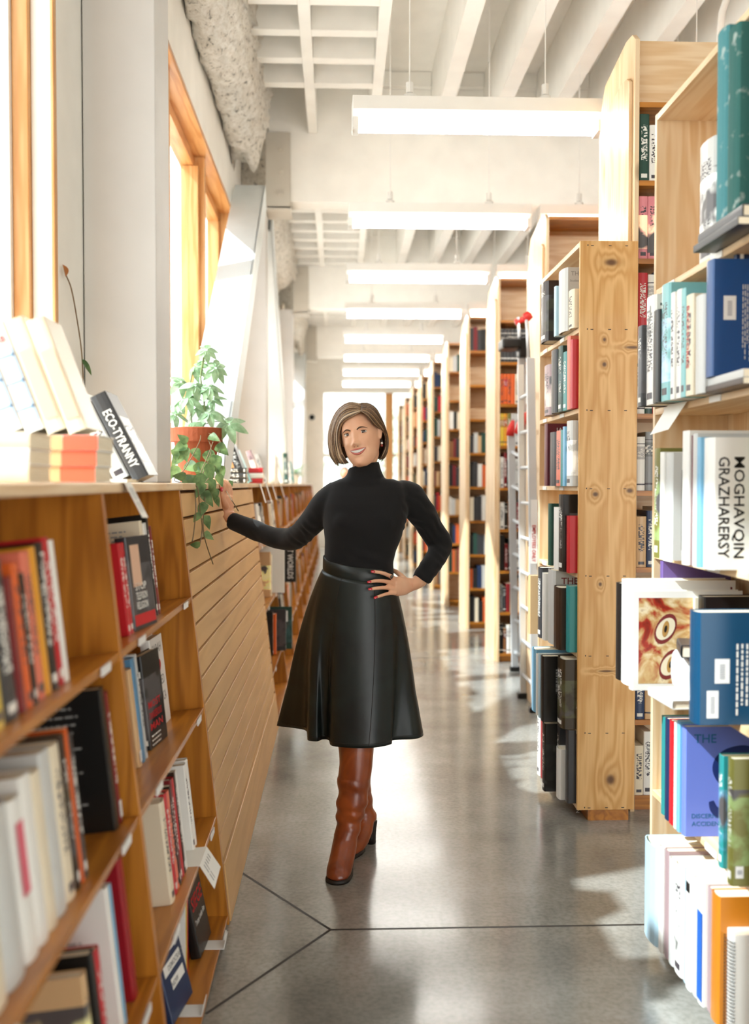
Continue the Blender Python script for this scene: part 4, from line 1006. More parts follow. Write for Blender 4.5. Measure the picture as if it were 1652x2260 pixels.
for i, s in enumerate(('SARAH', '', 'TWEED', 'AMERICA')):
    if s: text(b, s, (t, .02, h*.82-.05*i), (0, 1, 0), (0, 0, 1), .04, 'grey', fit=.11)
g = MB(); n = 24; hp = []
for i in range(n):
    a = 2*PI*i/n; hp.append((t+.0015, .075+.0018*16*math.sin(a)**3, h*.66+.0018*(13*math.cos(a)-5*math.cos(2*a)-2*math.cos(3*a)-math.cos(4*a))))
g.add(hp, [tuple(range(n))]); link('red_heart', mesh_of(g, 'red_heart', INK['red'], fix=False), b)
r = lrow(.36, [(2.55, .055, .265, .16, 'cream', 'title', 'thick cream book, first on the third shelf of the second bay', {'hard': True}),
    (2.608, .034, .27, .16, 'red', 'title', 'bright red book right of the thick cream one'),
    (2.645, .026, .265, .16, 'salmon', 'title', 'orange-red book third on that shelf, second bay'),
    (2.675, .018, .27, .16, 'black', 'title', 'thin black lettered book on the third shelf, second bay'),
    (2.697, .026, .28, .16, 'dark red', 'title', 'dark red book on the third shelf, second bay'),
    (2.727, .026, .275, .16, 'red', 'plain', 'plain red book on the third shelf, second bay'),
    (2.757, .020, .285, .16, 'dark brown', 'title', 'dark brown lettered book on the third shelf, second bay'),
    (2.781, .020, .28, .16, 'white', 'plain', 'white narrow book ending the packed row, second bay'),
    (2.93, .035, .255, .17, 'white', 'title', 'white book standing apart with black vertical title, second bay'),
    (2.968, .030, .26, .17, 'white', 'plain', 'plain white book beside the vertical titled one, second bay')], GB[2])
b, t, h, d = r[8]; text(b, 'JEFFERSON', (0, .15, h*.9), (0, 0, -1), (0, -1, 0), .03, 'grey', fit=h*.6) if False else None
r = lrow(.03, [(2.80, .020, .26, .17, 'white', 'plain', 'white thin book on the bottom shelf, second bay'),
    (2.823, .022, .25, .17, 'yellow', 'plain', 'yellow-green book on the bottom shelf, second bay'),
    (2.848, .018, .26, .17, 'red', 'plain', 'red thin book on the bottom shelf, second bay')], GB[3], X0=.075)
b, t, h, d = faceout(-.435, 2.925, .0312, .03, .17, .26, 'black', 'plain', 'black book facing out with SIEGE in red, bottom shelf', GB[3], rz=-.05, tilt=.2)
text(b, 'SIEGE', (t, .015, h*.5), (0, 1, 0), (0, 0, 1), .06, 'red', fit=.14); text(b, 'Trump Under Fire', (t, .02, h*.33), (0, 1, 0), (0, 0, 1), .024, 'white', fit=.13)
b, t, h, d = faceout(-.455, 2.56, .0312, .03, .17, .26, 'navy', 'plain', 'blue and black book with white title blocks, propped on bottom shelf', GB[3], rz=-.15, tilt=.25)
for i, (a_, w_) in enumerate(((.02, .11), (.04, .10), (.02, .13), (.05, .10))): panel(b, 'title_block', (t, a_, h*.78-.045*i), (0, 1, 0), (0, 0, 1), w_, .028, INK['white'], .0008)
for i, s in enumerate(('HOW TO', 'SAVE A', 'DEMOCRACY', 'NOW')): text(b, s, (t+.001, .05, h*.78-.045*i+.006), (0, 1, 0), (0, 0, 1), .02, 'grey')
for (x, y) in ((-.39, 3.02), (-.405, 2.64)):
    g = MB(); g.prism([(x-.05, .031), (x+.045, .031), (x+.05, .06), (x+.048, .06), (x+.043, .0325), (x-.05, .0325)], 'y', y-.03, y+.03)
    obj('book_stand', g, M['fixture'], label='small clear book stand under the %s book on the bottom shelf' % ('SIEGE' if y > 2.9 else 'blue and black'), cat='book stand')

# ---- on top of the left counter
GT = 'books displayed on top of the left bookcase'
WB = flat('salmon_ink', '#E4694E', .3); TB = flat('tan_ink', '#D6B283', .3); BI = flat('pale_blue_ink', '#8FB4D8', .3)
for i in range(3):
    b = lying(-.745+.004*i, 2.20-.003*i, TOPZ+.001+i*.0345, .215, .16, .034, 'white', 'plain', ['lowest', 'middle', 'top'][i]+' book of the stack with salmon bands, left counter', 'stacked paperbacks on the left counter', spine='y')
    # local z runs to -x; spine at local y=0, thickness local x
    panel(b, 'salmon_band', (.0006, 0, .0), (0, 0, 1), (1, 0, 0), .075, .0328, WB, -.0012)
    panel(b, 'tan_band', (.0006, 0, .076), (0, 0, 1), (1, 0, 0), .05, .0328, TB, -.0012)
def leaner(X, Y, z, t, h, d, ang, col, style, lab, rz=0.0, hard=None):
    b = book((X, Y, z), rz, t, h, d, col, style, lab, GT, hard=hard)
    b.rotation_euler = (Euler((0, 0, rz)).to_matrix() @ Euler((0, -ang, 0)).to_matrix()).to_euler(); return b
zt = TOPZ+.001+3*.0345+.001
LN = [(-.700, 'white', 'white paperback with blue check spine, leftmost leaning on the stack'), (-.653, 'white', 'second blue check white paperback leaning on the stack'), (-.606, 'cream', 'cream paperback leaning right of the blue check ones'), (-.560, 'cream', 'rightmost cream paperback leaning on the stack with coral pattern')]
for i, (x, c, lab) in enumerate(LN):
    b = leaner(x-.03, 2.215, zt+.0005, .042, .25 if i < 2 else .262, .14, .36, c, 'plain', lab)
    if i < 2:
        for q in range(3): panel(b, 'blue_line', (.002, 0, .05+.06*q), (1, 0, 0), (0, 0, 1), .038, .006, BI, .0008)
        panel(b, 'blue_edge', (.0355, 0, .02), (1, 0, 0), (0, 0, 1), .004, .17, BI, .0008)
        text(b, 'AB', (.008, 0, .205), (1, 0, 0), (0, 0, 1), .02, 'red')
    else: panel(b, 'coral_pattern', (.006, 0, .03), (1, 0, 0), (0, 0, 1), .03, .16, flat('coral_wash', '#F0C3A6'), .0008)
# left of the stack: support and darker stack at the frame edge
for i in range(3): lying(-.79, 1.86+.004*i, TOPZ+.001+i*.031, .22, .15, .030, ['cream', 'white', 'cream'][i], 'plain', ['lowest', 'middle', 'top'][i]+' book of the small stack at the left picture edge', 'small stack at the left picture edge', spine='y')
b = leaner(-.552, 2.72, TOPZ+.0015, .045, .255, .165, .47, 'charcoal', 'plain', 'grey-black book titled ECO-TYRANNY leaning on the left counter', rz=.02)
text(b, 'ECO-TYRANNY', (.012, -.0004, .205), (0, 0, -1), (1, 0, 0), .034, 'white', fit=.17)
panel(b, 'cover_picture', (.045, .02, .03), (0, 1, 0), (0, 0, 1), .13, .15, CM['picture'])
b = leaner(-.606, 2.735, TOPZ+.0015, .042, .25, .165, .47, 'pale grey', 'title', 'pale lettered book leaning just behind ECO-TYRANNY', rz=.02)
lying(-.60, 2.60, TOPZ+.001, .055, .15, .008, 'white', 'plain', 'thin open booklet lying at the foot of ECO-TYRANNY', GT, spine='y')
# books on the far counters
rr = random.Random(5)
ft = [(6.15, -.60, .045, .26, 'black', 'picture', .35, 'dark blue-lit book leaning beyond the plant'), (6.30, -.60, .035, .25, 'charcoal', 'title', .35, 'second dark spine leaning beyond the plant'),
      (6.62, -.63, .03, .27, 'white', 'picture', .42, 'white book with coral patch leaning on the far counter'), (6.85, -.62, .03, .24, 'pale teal', 'plain', .4, 'pale teal book leaning on the far counter'),
      (7.7, -.62, .04, .26, 'mauve', 'picture', .35, 'mauve pictured book leaning on the second low bookcase'), (8.05, -.60, .03, .24, 'pale grey', 'title', .3, 'grey lettered book on the second low bookcase top'),
      (9.25, -.53, .03, .28, 'white', 'plain', .3, 'white board-like book on the counter behind her elbow'), (9.9, -.53, .04, .30, 'dark green', 'picture', .05, 'dark framed book standing on the far counter'),
      (10.6, -.53, .04, .22, 'white', 'title', .1, 'small white book standing far along the counter'), (11.2, -.53, .04, .24, 'teal', 'title', .15, 'teal book standing far along the counter'), (12.2, -.6, .04, .24, 'pale blue', 'title', .2, 'pale blue book leaning far along the counter')]
for (Y, X, t, h, c, st, a, lab) in ft: leaner(X, Y, TOPZ+.0015, t, h, .17, a, c, st, lab)
for i in range(3):
    lying(-.70, 6.02, TOPZ+.001+i*.031, .15, .11, .030, ['black', 'charcoal', 'black'][i], 'title', ['lowest', 'middle', 'top'][i]+' dark book of the small stack beyond the plant', 'small dark stack beyond the plant', spine='y')
    lying(-.62, 6.95, TOPZ+.001+i*.036, .10, .14, .035, ['red', 'white', 'red'][i], 'plain', ['lowest', 'middle', 'top'][i]+' block of the red and white stack on the far counter', 'red and white stack on the far counter', spine='y')
# shelf cards
def card(pts, lab, mark=True):
    g = MB(); g.add(pts, [tuple(range(len(pts)))]) if len(pts) == 4 else g.add(pts, [(0, 1, 4, 5), (1, 2, 3, 4)])
    o = obj('shelf_card', g, M['paper'], label=lab, cat='card', group='white cards hung on the left shelf edges'); s = o.modifiers.new('thickness', 'SOLIDIFY'); s.thickness = .0007
    P = [Vector(p) for p in (pts if len(pts) == 4 else [pts[1], pts[2], pts[3], pts[4]])]
    if mark:
        a = (P[1]-P[0]); u = (P[3]-P[0]); n = a.cross(u).normalized(); n = n if n.x > 0 or n.y < 0 else -n
        g = MB()
        for i in range(5):
            for (q0, q1) in ((.15, .5), (.55, .85)):
                o_ = P[0]+u*(.2+.14*i)+n*.001
                g.add([o_+a*q0, o_+a*q1, o_+a*q1+u*.05, o_+a*q0+u*.05], [(0, 1, 2, 3)])
        link('small_print', mesh_of(g, 'small_print', INK['grey'], fix=False), o)
    return o
card([(-.520, 2.335, TOPZ+.0005), (-.495, 2.335, TOPZ+.0005), (-.452, 2.325, 1.362), (-.452, 2.395, 1.360), (-.495, 2.405, TOPZ+.0005), (-.520, 2.405, TOPZ+.0005)], 'white card hanging from the left counter edge below the stacked paperbacks')
zc = .36+.001
card([(-.50, 2.80, zc-.008), (faceX(.36)+.004, 2.80, zc), (faceX(.36)+.045, 2.80, .295), (faceX(.36)+.045, 2.95, .30), (faceX(.36)+.004, 2.95, zc), (-.50, 2.95, zc-.008)], 'white bent card over the third shelf edge of the second left bay')
for i, Y in enumerate((6.35, 6.9, 7.5, 8.6)):
    card([(-.520, Y, TOPZ+.0005), (-.497, Y, TOPZ+.0005), (-.46, Y, 1.32), (-.46, Y+.09, 1.32), (-.497, Y+.09, TOPZ+.0005), (-.520, Y+.09, TOPZ+.0005)], ['first', 'second', 'third', 'fourth'][i]+' hanging card on the far counter edge, counted from the slatted boards', mark=False)
g = MB(); g.box(-.56, -.548, 8.9, 9.2, TOPZ+.001, TOPZ+.24); o = obj('display_sign', g, M['paper'], label='white display sign standing on the far counter', cat='sign')

# ---- low bookcases beyond the slatted counter
cols = list(PAL)
rr = random.Random(11)
STUFF = MB(); SM = [flat('far_book_'+c.replace(' ', '_'), PAL[c], .6) for c in ('black', 'charcoal', 'white', 'cream', 'red', 'dark red', 'orange', 'tan', 'dark green', 'navy', 'pale grey', 'brown')]
WC = ['black', 'black', 'charcoal', 'white', 'cream', 'dark red', 'orange', 'navy', 'tan', 'pale grey', 'dark green', 'red', 'white', 'brown', 'teal']
cn = 0
CN = ['behind her elbow', 'second beyond the slats']
for ci in range(1):
    a, b_ = LC[ci]
    for bi, (s, e_) in enumerate(((a+.03, a+1.11), (a+1.15, b_-.03))):
        for zi, zs in enumerate((1.055, .68, .30)):
            nb = rr.randint(7, 9); spec = [(rr.uniform(.035, .085), rr.uniform(.22, .29 if zi else .265), rr.choice(WC), rr.choice(['title', 'picture', 'band', 'plain'])) for _ in range(nb)]
            sp_ = (zi == 1 and bi == 0) or (zi == 2 and bi == 0)
            if sp_: spec = []
            y = e_-.012-sum(q[0]+.002 for q in spec)
            for k, (t, h, c, st) in enumerate(spec):
                lab = '%s %s book, %s on the %s shelf, %s bay beyond the slats' % ('thick' if t > .055 else 'slim', c, ORD[k], ['top', 'middle', 'low'][zi], 'first' if bi == 0 else 'second')
                lrow(zs, [(y, t, h, .17, c, st, lab)], 'books of the low bookcase behind her elbow', X0=.03); y += t+.002
GS = 'books of the low bookcase behind her elbow'
def sticking(X, y, zs, t, h, d, c, st, lab):
    z = zs+.0012; b = book((X, y, z), PI/2, t, h, d, c, st, lab, GS, hard=True); return b
sticking(-.452, 6.70, .68, .030, .30, .24, 'tan', 'picture', 'large tan map-like book sticking out of the shelf behind her elbow')
sticking(-.445, 6.735, .68, .05, .28, .24, 'cream', 'title', 'thick cream book behind the tan map-like one')
sticking(-.372, 6.94, .68, .028, .35, .28, 'white', 'plain', 'large white book sticking far out of the shelf behind her elbow')
sticking(-.40, 6.975, .68, .04, .30, .28, 'teal', 'plain', 'teal book right behind the large white one behind her elbow')
b = sticking(-.322, 7.70, .68, .04, .34, .30, 'black', 'plain', 'black book reading BEST WORLDS, sticking out behind her elbow')
text(b, 'BEST WORLDS', (0, .065, .325), (0, 0, -1), (0, -1, 0), .06, 'white', fit=.30); lines(b, (0, .10, .31), (0, 0, -1), (0, -1, 0), .27, 2, .012, 'white', 3, th=.5)
sticking(-.43, 6.60, .30, .03, .29, .24, 'black', 'picture', 'black pictured book on the low shelf beside her skirt')
sticking(-.41, 6.64, .30, .05, .27, .24, 'orange', 'title', 'orange lettered book on the low shelf beside her skirt')
sticking(-.355, 6.80, .30, .03, .28, .26, 'charcoal', 'picture', 'charcoal pictured book on the low shelf beside her skirt')
b = sticking(-.315, 6.86, .30, .03, .29, .27, 'dark green', 'picture', 'green pictured book with white sticker, low shelf beside her skirt'); sticker(b, (0, .075, .19), (0, -1, 0), (0, 0, 1), .045, .075)
r_ = None
for ci in range(1, len(LC)):
    a, b_ = LC[ci]
    for zs in (1.055, .68, .30):
        y = a+.04
        while y < b_-.12:
            t = rr.uniform(.04, .08); h = rr.uniform(.2, .28)
            if not (a+1.08 < y < a+1.16): STUFF.cur = rr.randrange(len(SM)); STUFF.box(faceX(zs)-.20, faceX(zs)-.045, y, y+t, zs+.001, zs+h)
            y += t+.003

# ---- the tall ranges
def xrow(x0, y, zs, spec, group, pre):
    x = x0
    for k, (t, h, c, st, lab) in enumerate(spec):
        b = book((x, y, zs+.0008), 0, t, h, .18, c, st, lab, group, far=True); x += t+.0012
RN = {0: 'behind the knotty board', 2: 'left of ladder', 3: 'second left of the ladder'}
lim = {0: 1.43, 2: 1.535, 3: 1.445, 4: 1.41}
SH = ['lowest', 'second', 'third', 'fourth', 'fifth', 'sixth', 'seventh', 'eighth', 'ninth', 'top']
special = {(2, 9): None, (2, 8): None, (2, 7): [('charcoal', 7), ('teal', 1)], (2, 6): [('orange', 4), ('cream', 1), ('pale grey', 2)], (2, 5): [('yellow', 1), ('amber', 1), ('olive', 1), ('pale grey', 3)],
           (3, 9): None, (3, 8): [('charcoal', 6)], (3, 7): None, (0, 9): None}
for k in (0, 2):
    for zi, zs in enumerate(RS[:-1]):
        key = (k, zi)
        if key in special and special[key] is None: continue
        x = 1.301+.003; seq = []
        if key in special:
            for c, n in special[key]: seq += [c]*n
        nmax = {0: 3, 2: 9, 3: 6}[k]; i = 0
        h0 = rr.uniform(.24, .29)
        while x < lim[k] and i < nmax:
            c = seq[i] if i < len(seq) else rr.choice(['black', 'charcoal', 'white', 'cream', 'dark red', 'red', 'navy', 'pale grey', 'tan', 'brown', 'dark green', 'white', 'grey'])
            t = rr.uniform(.022, .040) if key not in special else .028
            h = h0 if key in special else rr.uniform(.20, .29)
            if k == 0: t = rr.uniform(.03, .045)
            lab = '%s %s book, %s from left, %s shelf up, %s' % ('tall' if h > .25 else 'short', c, ORD[i], SH[zi], RN[k])
            st = 'band' if c == 'charcoal' and key in special else rr.choice(['title', 'plain', 'band', 'title'])
            if k == 0 and zi == 7: c = 'pink'; lab = '%s of the pink-spined pictured books behind the knotty end board' % ORD[i]; st = 'picture'; h = .27; t = .04
            book((x, RY[k]+.012, zs+.0008), 0, t, h, .2, c, st, lab, 'books on the tall range '+RN[k], far=True)
            x += t+.0015; i += 1
for k in range(3, 10):
    for zi, zs in enumerate(RS[:-1]):
        if rr.random() < .12 or (k == 3 and zi == 7): continue
        x = 1.305; top = rr.uniform(.2, .29)
        while x < 1.50:
            t = rr.uniform(.025, .05); STUFF.cur = rr.randrange(len(SM)); STUFF.box(x, x+t, RY[k]+.012, RY[k]+.20, zs+.001, zs+top*rr.uniform(.8, 1)); x += t+.002
so = link('distant_books', mesh_of(STUFF, 'distant_books', SM)); tag(so, 'distant rows of many small books on the farthest ranges and low bookcases', 'books', kind='stuff')
# ================================================================== THE WOMAN
from mathutils.bvhtree import BVHTree
from mathutils import noise as mnoise
BASE = Vector((.07, 3.78, 0))
def skin_mat():
    m, nt, b = new_mat('skin', .45, .4)
    tc = N(nt, 'TexCoord'); n1 = N(nt, 'TexNoise'); n1.inputs['Scale'].default_value = 14; L(nt, tc.outputs['Object'], n1.inputs[0])
    L(nt, ramp(nt, n1.outputs[0], [(.3, srgb('#E0A582')), (.7, srgb('#EEBB98'))]), b.inputs['Base Color'])
    b.inputs['Subsurface Weight'].default_value = .12; b.inputs['Subsurface Radius'].default_value = (.012, .005, .003); b.inputs['Subsurface Scale'].default_value = 1.0
    return m
def knit_mat():
    m, nt, b = new_mat('black_knit', .85, .15)
    tc = N(nt, 'TexCoord'); n1 = N(nt, 'TexNoise'); n1.inputs['Scale'].default_value = 500; L(nt, tc.outputs['Object'], n1.inputs[0])
    b.inputs['Base Color'].default_value = (.012, .011, .011, 1); b.inputs['Sheen Weight'].default_value = .12
    bp = N(nt, 'Bump'); bp.inputs['Strength'].default_value = .2; bp.inputs['Distance'].default_value = .001; L(nt, n1.outputs[0], bp.inputs['Height']); L(nt, bp.outputs[0], b.inputs['Normal']); return m
def leather(name, c1, c2, rough, wr, s=7, coat=0):
    m, nt, b = new_mat(name, rough, .5)
    tc = N(nt, 'TexCoord'); n1 = N(nt, 'TexNoise'); n1.inputs['Scale'].default_value = s; n1.inputs['Detail'].default_value = 4; n1.inputs['Distortion'].default_value = .8; L(nt, tc.outputs['Object'], n1.inputs[0])
    L(nt, ramp(nt, n1.outputs[0], [(.35, c1), (.65, c2)]), b.inputs['Base Color'])
    n2 = N(nt, 'TexNoise'); n2.inputs['Scale'].default_value = s*60; L(nt, tc.outputs['Object'], n2.inputs[0])
    bp = N(nt, 'Bump'); bp.inputs['Strength'].default_value = wr; bp.inputs['Distance'].default_value = .012; L(nt, n1.outputs[0], bp.inputs['Height'])
    b2 = N(nt, 'Bump'); b2.inputs['Strength'].default_value = .12; b2.inputs['Distance'].default_value = .001; L(nt, n2.outputs[0], b2.inputs['Height']); L(nt, bp.outputs[0], b2.inputs['Normal']); L(nt, b2.outputs[0], b.inputs['Normal'])
    b.inputs['Coat Weight'].default_value = coat; b.inputs['Coat Roughness'].default_value = .25
    return m
M['skin'] = skin_mat(); M['knit'] = knit_mat()
M['skirt'] = leather('black_green_leather', srgb('#0D0E0D'), srgb('#1A221F'), .38, .10, 5)
M['boot'] = leather('tan_brown_leather', srgb('#7A3210'), srgb('#A64E1B'), .30, .25, 8, .3)
M['sole'] = flat('dark_stacked_sole', '#1D130D', .5)
M['nail'] = flat('red_nail_polish', '#C4101E', .15, coat=.6)
M['lip'] = flat('rosy_lip', '#C66A5C', .35)
M['teeth'] = flat('teeth', '#F4EFE6', .25)
M['mouth'] = flat('inner_mouth', '#3A120E', .6)
M['brow'] = flat('dark_brow', '#553A28', .8)
M['eyewhite'] = flat('eye_white', '#E6DED6', .2); M['iris'] = flat('brown_iris', '#2E1C12', .1, coat=.8)
person = empty('person', BASE, 'woman in black turtleneck, dark leather skirt and tall brown boots, one hand on hip', 'person')
def pm(g): g.v = [(x-BASE.x, y-BASE.y, z-BASE.z) for x, y, z in g.v]; return g
def remeshed(name, g, mat, vox, parent, smooth=4, fac=.5):
    o = obj(name, pm(g), mat, parent)
    r = o.modifiers.new('r', 'REMESH'); r.mode = 'VOXEL'; r.voxel_size = vox; r.use_smooth_shade = True
    if smooth: s = o.modifiers.new('s', 'SMOOTH'); s.iterations = smooth; s.factor = fac
    baked(o); o.data.name = name
    if not len(o.data.materials): o.data.materials.append(mat)
    return o
def P(px, py, Y): return atY(px, py, Y)
def ell(c, a, b, n=36, e=2.0, tx=0, ty=0):
    out = []
    for i in range(n):
        t = 2*PI*i/n; cx, sx = math.cos(t), math.sin(t)
        x = math.copysign(abs(cx)**(2/e), cx)*a; y = -math.copysign(abs(sx)**(2/e), sx)*b
        out.append((c[0]+x, c[1]+y, c[2]+tx*x+ty*y))
    return out
YB = 3.78
def pxring(xl, xr, py, Y, b, e=2.2, tx=0, ty=0, grow=1.0, yo=0):
    c = P((xl+xr)/2, py, Y); a = (xr-xl)/2*Y/F_PX
    return ell((c.x, c.y+yo, c.z), a*grow, b*grow, e=e, tx=tx, ty=ty)
TOR = [(716, 868, 1268, .098), (715, 868, 1240, .098), (716, 874, 1215, .102), (716, 884, 1190, .112), (714, 893, 1165, .122), (712, 898, 1140, .122), (712, 900, 1115, .110), (717, 899, 1092, .092), (723, 896, 1077, .076), (732, 888, 1065, .062), (750, 868, 1057, .052)]
def torso(g, k=1.0):
    rs = [pxring(a, b_, y, YB, d, grow=k, e=2.3) for a, b_, y, d in TOR]
    g.rings(rs)
ARM_L = [((748, 1094), 3.79, .062), ((722, 1112), 3.80, .060), ((700, 1138), 3.84, .054), ((676, 1166), 3.92, .050), ((652, 1186), 4.00, .048), ((630, 1191), 4.06, .046), ((595, 1183), 4.12, .044), ((560, 1169), 4.18, .042), ((530, 1157), 4.225, .040), ((511, 1149), 4.25, .038)]
ARM_R = [((880, 1094), 3.80, .062), ((902, 1098), 3.81, .061), ((922, 1122), 3.83, .057), ((941, 1150), 3.86, .053), ((958, 1178), 3.885, .050), ((972, 1203), 3.89, .047), ((964, 1226), 3.86, .043), ((948, 1251), 3.82, .040), ((932, 1274), 3.79, .0375), ((928, 1281), 3.785, .037)]
def arm(g, A, k=1.0, n=None):
    A = A[:n] if n else A
    # resample smoothly
    pts = [P(*a[0], a[1]) for a in A]; rad = [a[2]*k for a in A]; PP, RR = [], []
    for i in range(len(pts)-1):
        p0, p1, p2, p3 = pts[max(i-1, 0)], pts[i], pts[i+1], pts[min(i+2, len(pts)-1)]
        for q in range(4):
            t = q/4; PP.append(.5*((2*p1)+(p2-p0)*t+(2*p0-5*p1+4*p2-p3)*t*t+(-p0+3*p1-3*p2+p3)*t**3)); RR.append(rad[i]*(1-t)+rad[i+1]*t)
    PP.append(pts[-1]); RR.append(rad[-1]); g.tube(PP, RR, 20)
# ---- turtleneck
g = MB(); torso(g); arm(g, ARM_L); arm(g, ARM_R)
g.rings([pxring(744, 864, 1066, YB, .072), pxring(757, 850, 1056, YB, .064), pxring(764, 843, 1046, YB-.005, .060, tx=.10), pxring(767, 839, 1036, YB-.008, .058, tx=.16), pxring(769, 836, 1026, YB-.010, .057, tx=.22)])
for px in (768, 838): 
    c = P(px, 1150, YB); g.ball((c.x, c.y-.072, c.z), .062, 14, (1, .75, .95))
top = remeshed('turtleneck', g, M['knit'], .006, person, 7)
me = top.data; n = len(me.vertices); co = np.empty(n*3); me.vertices.foreach_get('co', co); co = co.reshape(-1, 3)
no = np.empty(n*3); me.vertices.foreach_get('normal', no); no = no.reshape(-1, 3)
d = np.zeros(n)
for i in range(n):
    p = Vector(co[i]); w = p+BASE
    a = mnoise.noise(Vector((w.x*9, w.y*9, w.z*15)))*.0035
    if abs(w.x-.08) > .16:   # sleeve folds wrap around the arm
        a += .0032*math.sin((w.x*.8+w.z*1.0)*150+4*mnoise.noise(w*14))*max(0, mnoise.noise(w*7+Vector((3, 1, 0)))+.25)
    if w.z < 1.32: a += .004*math.sin((w.z*1.3+w.x*.7)*60+3*mnoise.noise(w*8))*max(0, mnoise.noise(w*5)+.15)
    d[i] = a
co += no*d[:, None]; me.vertices.foreach_set('co', co.ravel()); me.update()
g = MB()
# cuffs
# ---- body: one continuous skin
g = MB(); torso(g, .86); arm(g, ARM_L, .62); arm(g, ARM_R, .62)
YH = 3.735
ps, rho = math.radians(17), math.radians(11)
f0 = Vector((-math.sin(ps), -math.cos(ps), 0)); r0 = Vector((math.cos(ps), -math.sin(ps), 0)); u0 = Vector((0, 0, 1))
HU = (u0*math.cos(rho)-r0*math.sin(rho)); HR = (r0*math.cos(rho)+u0*math.sin(rho)); HF = f0
HC = P(795.5, 960, YH+.03)
def HW(r, u, f): return HC+HR*r+HU*u+HF*f
def HL(w): q = w-HC; return q.dot(HR), q.dot(HU), q.dot(HF)
HT = [(.114, .022, .012, -.042, 0), (.106, .042, .036, -.066, 0), (.090, .059, .060, -.086, 0), (.066, .069, .078, -.097, 0), (.040, .0735, .086, -.101, 0), (.015, .0745, .0885, -.100, .02), (-.010, .0735, .0885, -.094, .05), (-.030, .0715, .089, -.084, .10), (-.050, .068, .0895, -.068, .16),
      (-.070, .063, .0895, -.050, .24), (-.088, .055, .088, -.030, .32), (-.103, .045, .085, -.008, .38), (-.115, .032, .080, .020, .4), (-.122, .018, .072, .040, .3)]
rs = []
for u, w, ff, fb, k in HT:
    ring = []; mid = (ff+fb)/2; hf = (ff-fb)/2
    for i in range(40):
        t = 2*PI*i/40; c, s = math.cos(t), math.sin(t)
        r = math.copysign(abs(c)**.9, c)*w*.955*(1-k*max(0, s)**1.5); f = mid+math.copysign(abs(s)**.92, s)*hf
        ring.append(HW(r, u, f))
    rs.append(ring)
g.rings(rs)
nk = P(803, 1062, YB-.01)
g.tube([HW(0, -.03, -.025), HW(.004, -.075, -.018), P(802, 1030, YB-.01), nk], [.056, .048, .043, .046], 22)
# ears
for s in (1, -1):
    g.tube([HW(s*.070, -.026, .006), HW(s*.076, -.020, .002), HW(s*.080, -.004, -.008), HW(s*.083, .014, -.012), HW(s*.083, .026, -.006), HW(s*.078, .028, .004), HW(s*.073, .018, .010)], [.004, .005, .0045, .0042, .0042, .004, .003], 8)
    g.tube([HW(s*.072, -.026, .004), HW(s*.075, -.010, .002), HW(s*.076, .016, .001)], [.0065, .006, .006], 8)
    g.tube([HW(s*.074, -.030, .004), HW(s*.075, -.022, .003)], [.005, .005], 8)
# wrists and hands
V = Vector
def fing(pts, r0_, r1_, n=10):
    N_ = len(pts); g.tube(pts, [r0_+(r1_-r0_)*i/(N_-1) for i in range(N_)], n); g.ball(pts[-1], r1_*.98, 8)
# right side of the picture: hand on hip
W = [P(930, 1278, 3.785), P(915, 1288, 3.765), P(903, 1292, 3.750)]
g.tube(W, [.029, .025, .0245], 16, flat=((0, 1, 0), .8))
g.tube([P(908, 1290, 3.757), P(893, 1294, 3.740), P(879, 1294, 3.722), P(867, 1293, 3.705)], [.026, .034, .038, .034], 20, flat=((-.45, 1, 0), .40))
FR = [[(872, 1278, 3.705), (860, 1271, 3.686), (848, 1266, 3.672), (837, 1263, 3.664), (825, 1262, 3.660)],
      [(868, 1288, 3.702), (855, 1284, 3.682), (842, 1282, 3.668), (829, 1282, 3.658), (817, 1284, 3.654)],
      [(868, 1299, 3.700), (855, 1297, 3.680), (843, 1297, 3.666), (831, 1298, 3.656), (819, 1300, 3.652)],
      [(872, 1309, 3.702), (862, 1309, 3.684), (852, 1311, 3.670), (842, 1314, 3.662), (831, 1318, 3.657)]]
for i, q in enumerate(FR): fing([P(*a) for a in q], .0092 if i < 3 else .0082, .0066 if i < 3 else .0060)
fing([P(895, 1281, 3.745), P(884, 1270, 3.755), P(874, 1262, 3.775), P(866, 1258, 3.79)], .0115, .0085)
# left side of the picture: hand resting on the counter edge
XS = faceX(1.38)+.004
KD = V((.50, .86, 0)); KN = V((.86, -.50, 0))
g.tube([P(532, 1158, 4.225), P(517, 1152, 4.24), P(508, 1144, 4.25), P(504, 1134, 4.255)], [.027, .026, .025, .027], 16)
pm0 = V((XS+.030, 4.262, 1.385))
g.tube([P(506, 1138, 4.252), V((XS+.036, 4.258, 1.335)), V((XS+.033, 4.260, 1.362)), pm0], [.026, .035, .040, .038], 20, flat=(KN, .42))
LT = []
for i, (dy, ln) in enumerate(((-.029, -.004), (-.0095, .004), (.010, .002), (.029, -.010))):
    o_ = pm0+KD*dy; q = KD*dy*.12
    pts = [o_, o_+q+V((-.001, 0, .026+ln*.3)), o_+q+V((-.006, 0, .050+ln*.4)), o_+q+V((-.018, 0, .069+ln*.5)), o_+q+V((-.036, 0, .0735)), o_+q+V((-.052-ln, 0, .0695))]
    fing(pts, .0092, .0070); LT.append(pts)
TH_ = [V((XS+.036, 4.232, 1.338)), V((XS+.026, 4.214, 1.364)), V((XS+.018, 4.206, 1.390)), V((XS+.016, 4.204, 1.414))]
fing(TH_, .0130, .0085)
